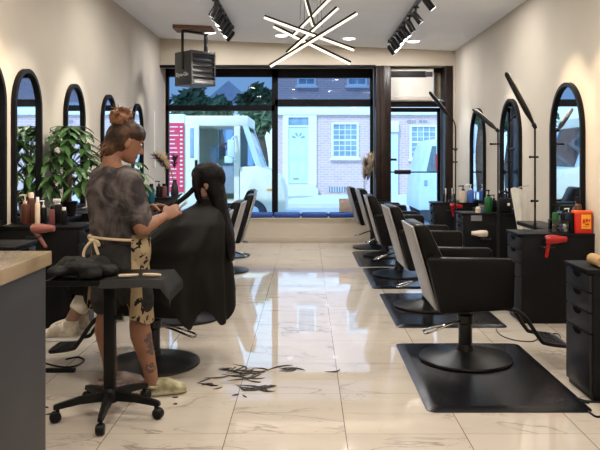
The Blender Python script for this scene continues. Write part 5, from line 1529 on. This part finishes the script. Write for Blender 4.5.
# trousers and trainers
b = B()
eloft(b, [(Vector((x, 4.72, z)), sy, hw, fx_, hd) for x, z, hw, hd in ((-0.91, 0.505, 0.165, 0.11), (-0.885, 0.59, 0.178, 0.122), (-0.84, 0.68, 0.16, 0.11))])
for hip, K, A in AK:
    e = K * 0.36 + A * 0.64
    b.tube([hip, hip * 0.5 + K * 0.5, K + Vector((0.02, 0, 0.0)), K + Vector((-0.03, 0, -0.05)), K * 0.55 + A * 0.45, e, e + (A - K).normalized() * 0.01], [0.10, 0.092, 0.076, 0.068, 0.062, 0.064, 0.062], seg=18)
link_world('trousers', remeshed(b, 0.009, 4, (0.07, 0.014)), patch_mat('cream_twill', (0.72, 0.66, 0.56), (0.84, 0.79, 0.70), 5, 0.3, 0.7, rough=0.9, bump=0.3), t)
m_snk = patch_mat('cream_trainer', (0.50, 0.43, 0.34), (0.76, 0.70, 0.60), 16, 0.40, 0.58, rough=0.7, bump=0.4, detail=2)
for hip, K, A in AK:
    b = B(); h0 = A + Vector((0.07, 0, 0)); z0 = A.z - 0.105
    h0.z = 0
    eloft(b, shoe_secs(h0, h0 + Vector((-1, 0, 0)), 0.275, 0.053, 0.105, z0 + 0.018), 18)
    b.tube([Vector((A.x + 0.012, A.y, z0 + 0.08)), Vector((A.x + 0.018, A.y, z0 + 0.135))], [0.052, 0.048], seg=16, smooth=False)
    o = link_world('trainer', remeshed(b, 0.007, 3, (0.04, 0.006)), m_snk, t)
    sb = B(); eloft(sb, [(h0 + Vector((-0.275 * f, 0, z0 + 0.012)), sy, 0.056 * w, Vector((0, 0, 1)), 0.015) for f, w in ((-0.02, 0.5), (0.04, 0.8), (0.3, 0.88), (0.65, 1.0), (0.9, 0.78), (1.02, 0.3))], 18)
    bmesh.ops.translate(sb.bm, vec=-wloc(t), verts=sb.bm.verts); part('sole', sb, m_white, o, world=False)
    lb = B()
    for k in range(4):
        x = A.x - 0.035 - 0.026 * k; zz = z0 + 0.112 - 0.011 * k; lb.tube([(x, A.y - 0.032, zz - 0.012), (x - 0.004, A.y, zz + 0.004), (x, A.y + 0.032, zz - 0.012)], 0.005, seg=6)
    bmesh.ops.translate(lb.bm, vec=-wloc(t), verts=lb.bm.verts); part('laces', lb, m_white, o, world=False)
# hair
m_bh = patch_mat('straight_black_hair', (0.003, 0.0026, 0.003), (0.009, 0.0075, 0.0075), 10, 0.35, 0.75, rough=0.45, bump=0.25, detail=6, spec=0.10)
rot = Matrix((cR, cF, cU)).transposed().to_4x4()
b = B()
b.ball(hc - cF * 0.020 + cU * 0.030, (0.093, 0.105, 0.110), 22, 16, rot)
b.ball(hc + cF * 0.014 + cU * 0.064, (0.085, 0.092, 0.076), 20, 14, rot)
X0 = hc - cF * 0.055
eloft(b, [(Vector((x, 4.72, z)), sy, hw, fx_, hd) for x, z, hw, hd in ((-0.630, 1.27, 0.085, 0.060), (-0.622, 1.18, 0.102, 0.070), (-0.595, 1.08, 0.105, 0.058), (-0.575, 0.99, 0.110, 0.056), (-0.545, 0.90, 0.108, 0.050), (-0.528, 0.82, 0.100, 0.042), (-0.518, 0.74, 0.085, 0.032), (-0.512, 0.70, 0.06, 0.018))], 24)
for s in (-1, 1):
    p = hc + cR * s * 0.066
    b.tube([p + cF * 0.050 + cU * 0.075, p + cF * 0.066 + cU * 0.02 + cR * s * 0.010, p + cF * 0.064 - cU * 0.06 + cR * s * 0.010, p + cF * 0.058 - cU * 0.12, Vector((-0.755, 4.72 + (-s) * -0.0, 0)) * 0 + p + cF * 0.055 - cU * 0.165], [0.020, 0.026, 0.024, 0.018, 0.006], seg=12)
me = remeshed(b, 0.0065, 4, (0.03, 0.006))
hr = link_world('hair', me, m_bh, t)
b = B(); rnd = random.Random(9)
p0 = hc + cF * 0.055 - cR * 0.070 - cU * 0.0
for k in range(14):
    j = Vector((rnd.gauss(0, 0.008), rnd.gauss(0, 0.008), rnd.gauss(0, 0.010)))
    q1 = wp(171, 207.5, 4.52)  + j * 0.6; q0 = p0 + j
    b.tube([q0, q0 * 0.6 + q1 * 0.4 - Vector((0, 0, 0.012)), q1], [0.007, 0.006, 0.005], seg=6)
part('held_lock', b, m_bh, hr, world=False) if False else None
bmesh.ops.translate(b.bm, vec=-wloc(t), verts=b.bm.verts); part('held_lock', b, m_bh, hr, world=False)
# cape
CAPE = [(1.125, -0.735, -0.600, 4.66, 4.78), (1.085, -0.755, -0.585, 4.635, 4.805), (1.06, -0.80, -0.560, 4.60, 4.84), (1.02, -0.875, -0.550, 4.525, 4.915), (0.96, -0.955, -0.535, 4.465, 4.975), (0.88, -1.06, -0.53, 4.425, 5.015),
        (0.80, -1.24, -0.525, 4.39, 5.05), (0.74, -1.42, -0.522, 4.39, 5.07), (0.67, -1.52, -0.518, 4.38, 5.09), (0.59, -1.57, -0.515, 4.375, 5.09), (0.0, -1.585, -0.49, 4.37, 5.095)]


def cape(u, v):
    th = 2 * PI * u
    cs, sn = math.cos(th), math.sin(th)
    e = 2 / 2.7
    ex, ey = math.copysign(abs(cs) ** e, cs), math.copysign(abs(sn) ** e, sn)
    # hem height around the cape: long behind the chair back, shorter over the knees
    xr = (ex + 1) / 2
    hem = 0.50 - 0.155 * max(0.0, min(1.0, (xr - 0.62) / 0.16)) + 0.045 * math.sin(th * 7 + 1.0) + 0.025 * math.sin(th * 13)
    z = 1.125 - (1.125 - hem) * v
    for (z0, a0, b0, c0, d0), (z1, a1, b1, c1, d1) in zip(CAPE, CAPE[1:]):
        if z <= z0 and z >= z1:
            f = (z0 - z) / (z0 - z1)
            xa, xb_, ya, yb = a0 + (a1 - a0) * f, b0 + (b1 - b0) * f, c0 + (c1 - c0) * f, d0 + (d1 - d0) * f
            break
    k = max(0.0, min(1.0, (0.98 - z) / 0.45))
    fold = 1 + k * (0.055 * math.sin(th * 9 + 0.6) + 0.030 * math.sin(th * 17 + 2.0)) + 0.012 * mnoise.noise(Vector((cs * 3, sn * 3, z * 5)))
    return Vector(((xa + xb_) / 2 + ex * (xb_ - xa) / 2 * (1 + (fold - 1) * 0.7), (ya + yb) / 2 + ey * (yb - ya) / 2 * fold, z))


b = B().grid(cape, 128, 60, closed_u=True)
bmesh.ops.solidify(b.bm, geom=list(b.bm.faces), thickness=0.004)
cp = part('cutting_cape', b, m_cape, t)
b = B().tube([Vector((-0.668 + 0.072 * math.cos(a), 4.72 + 0.066 * math.sin(a), 1.122)) for a in [2 * PI * k / 28 for k in range(29)]], 0.012, seg=8, smooth=False)
part('cape_collar', b, m_cape, cp)
t.location.y += 0.015
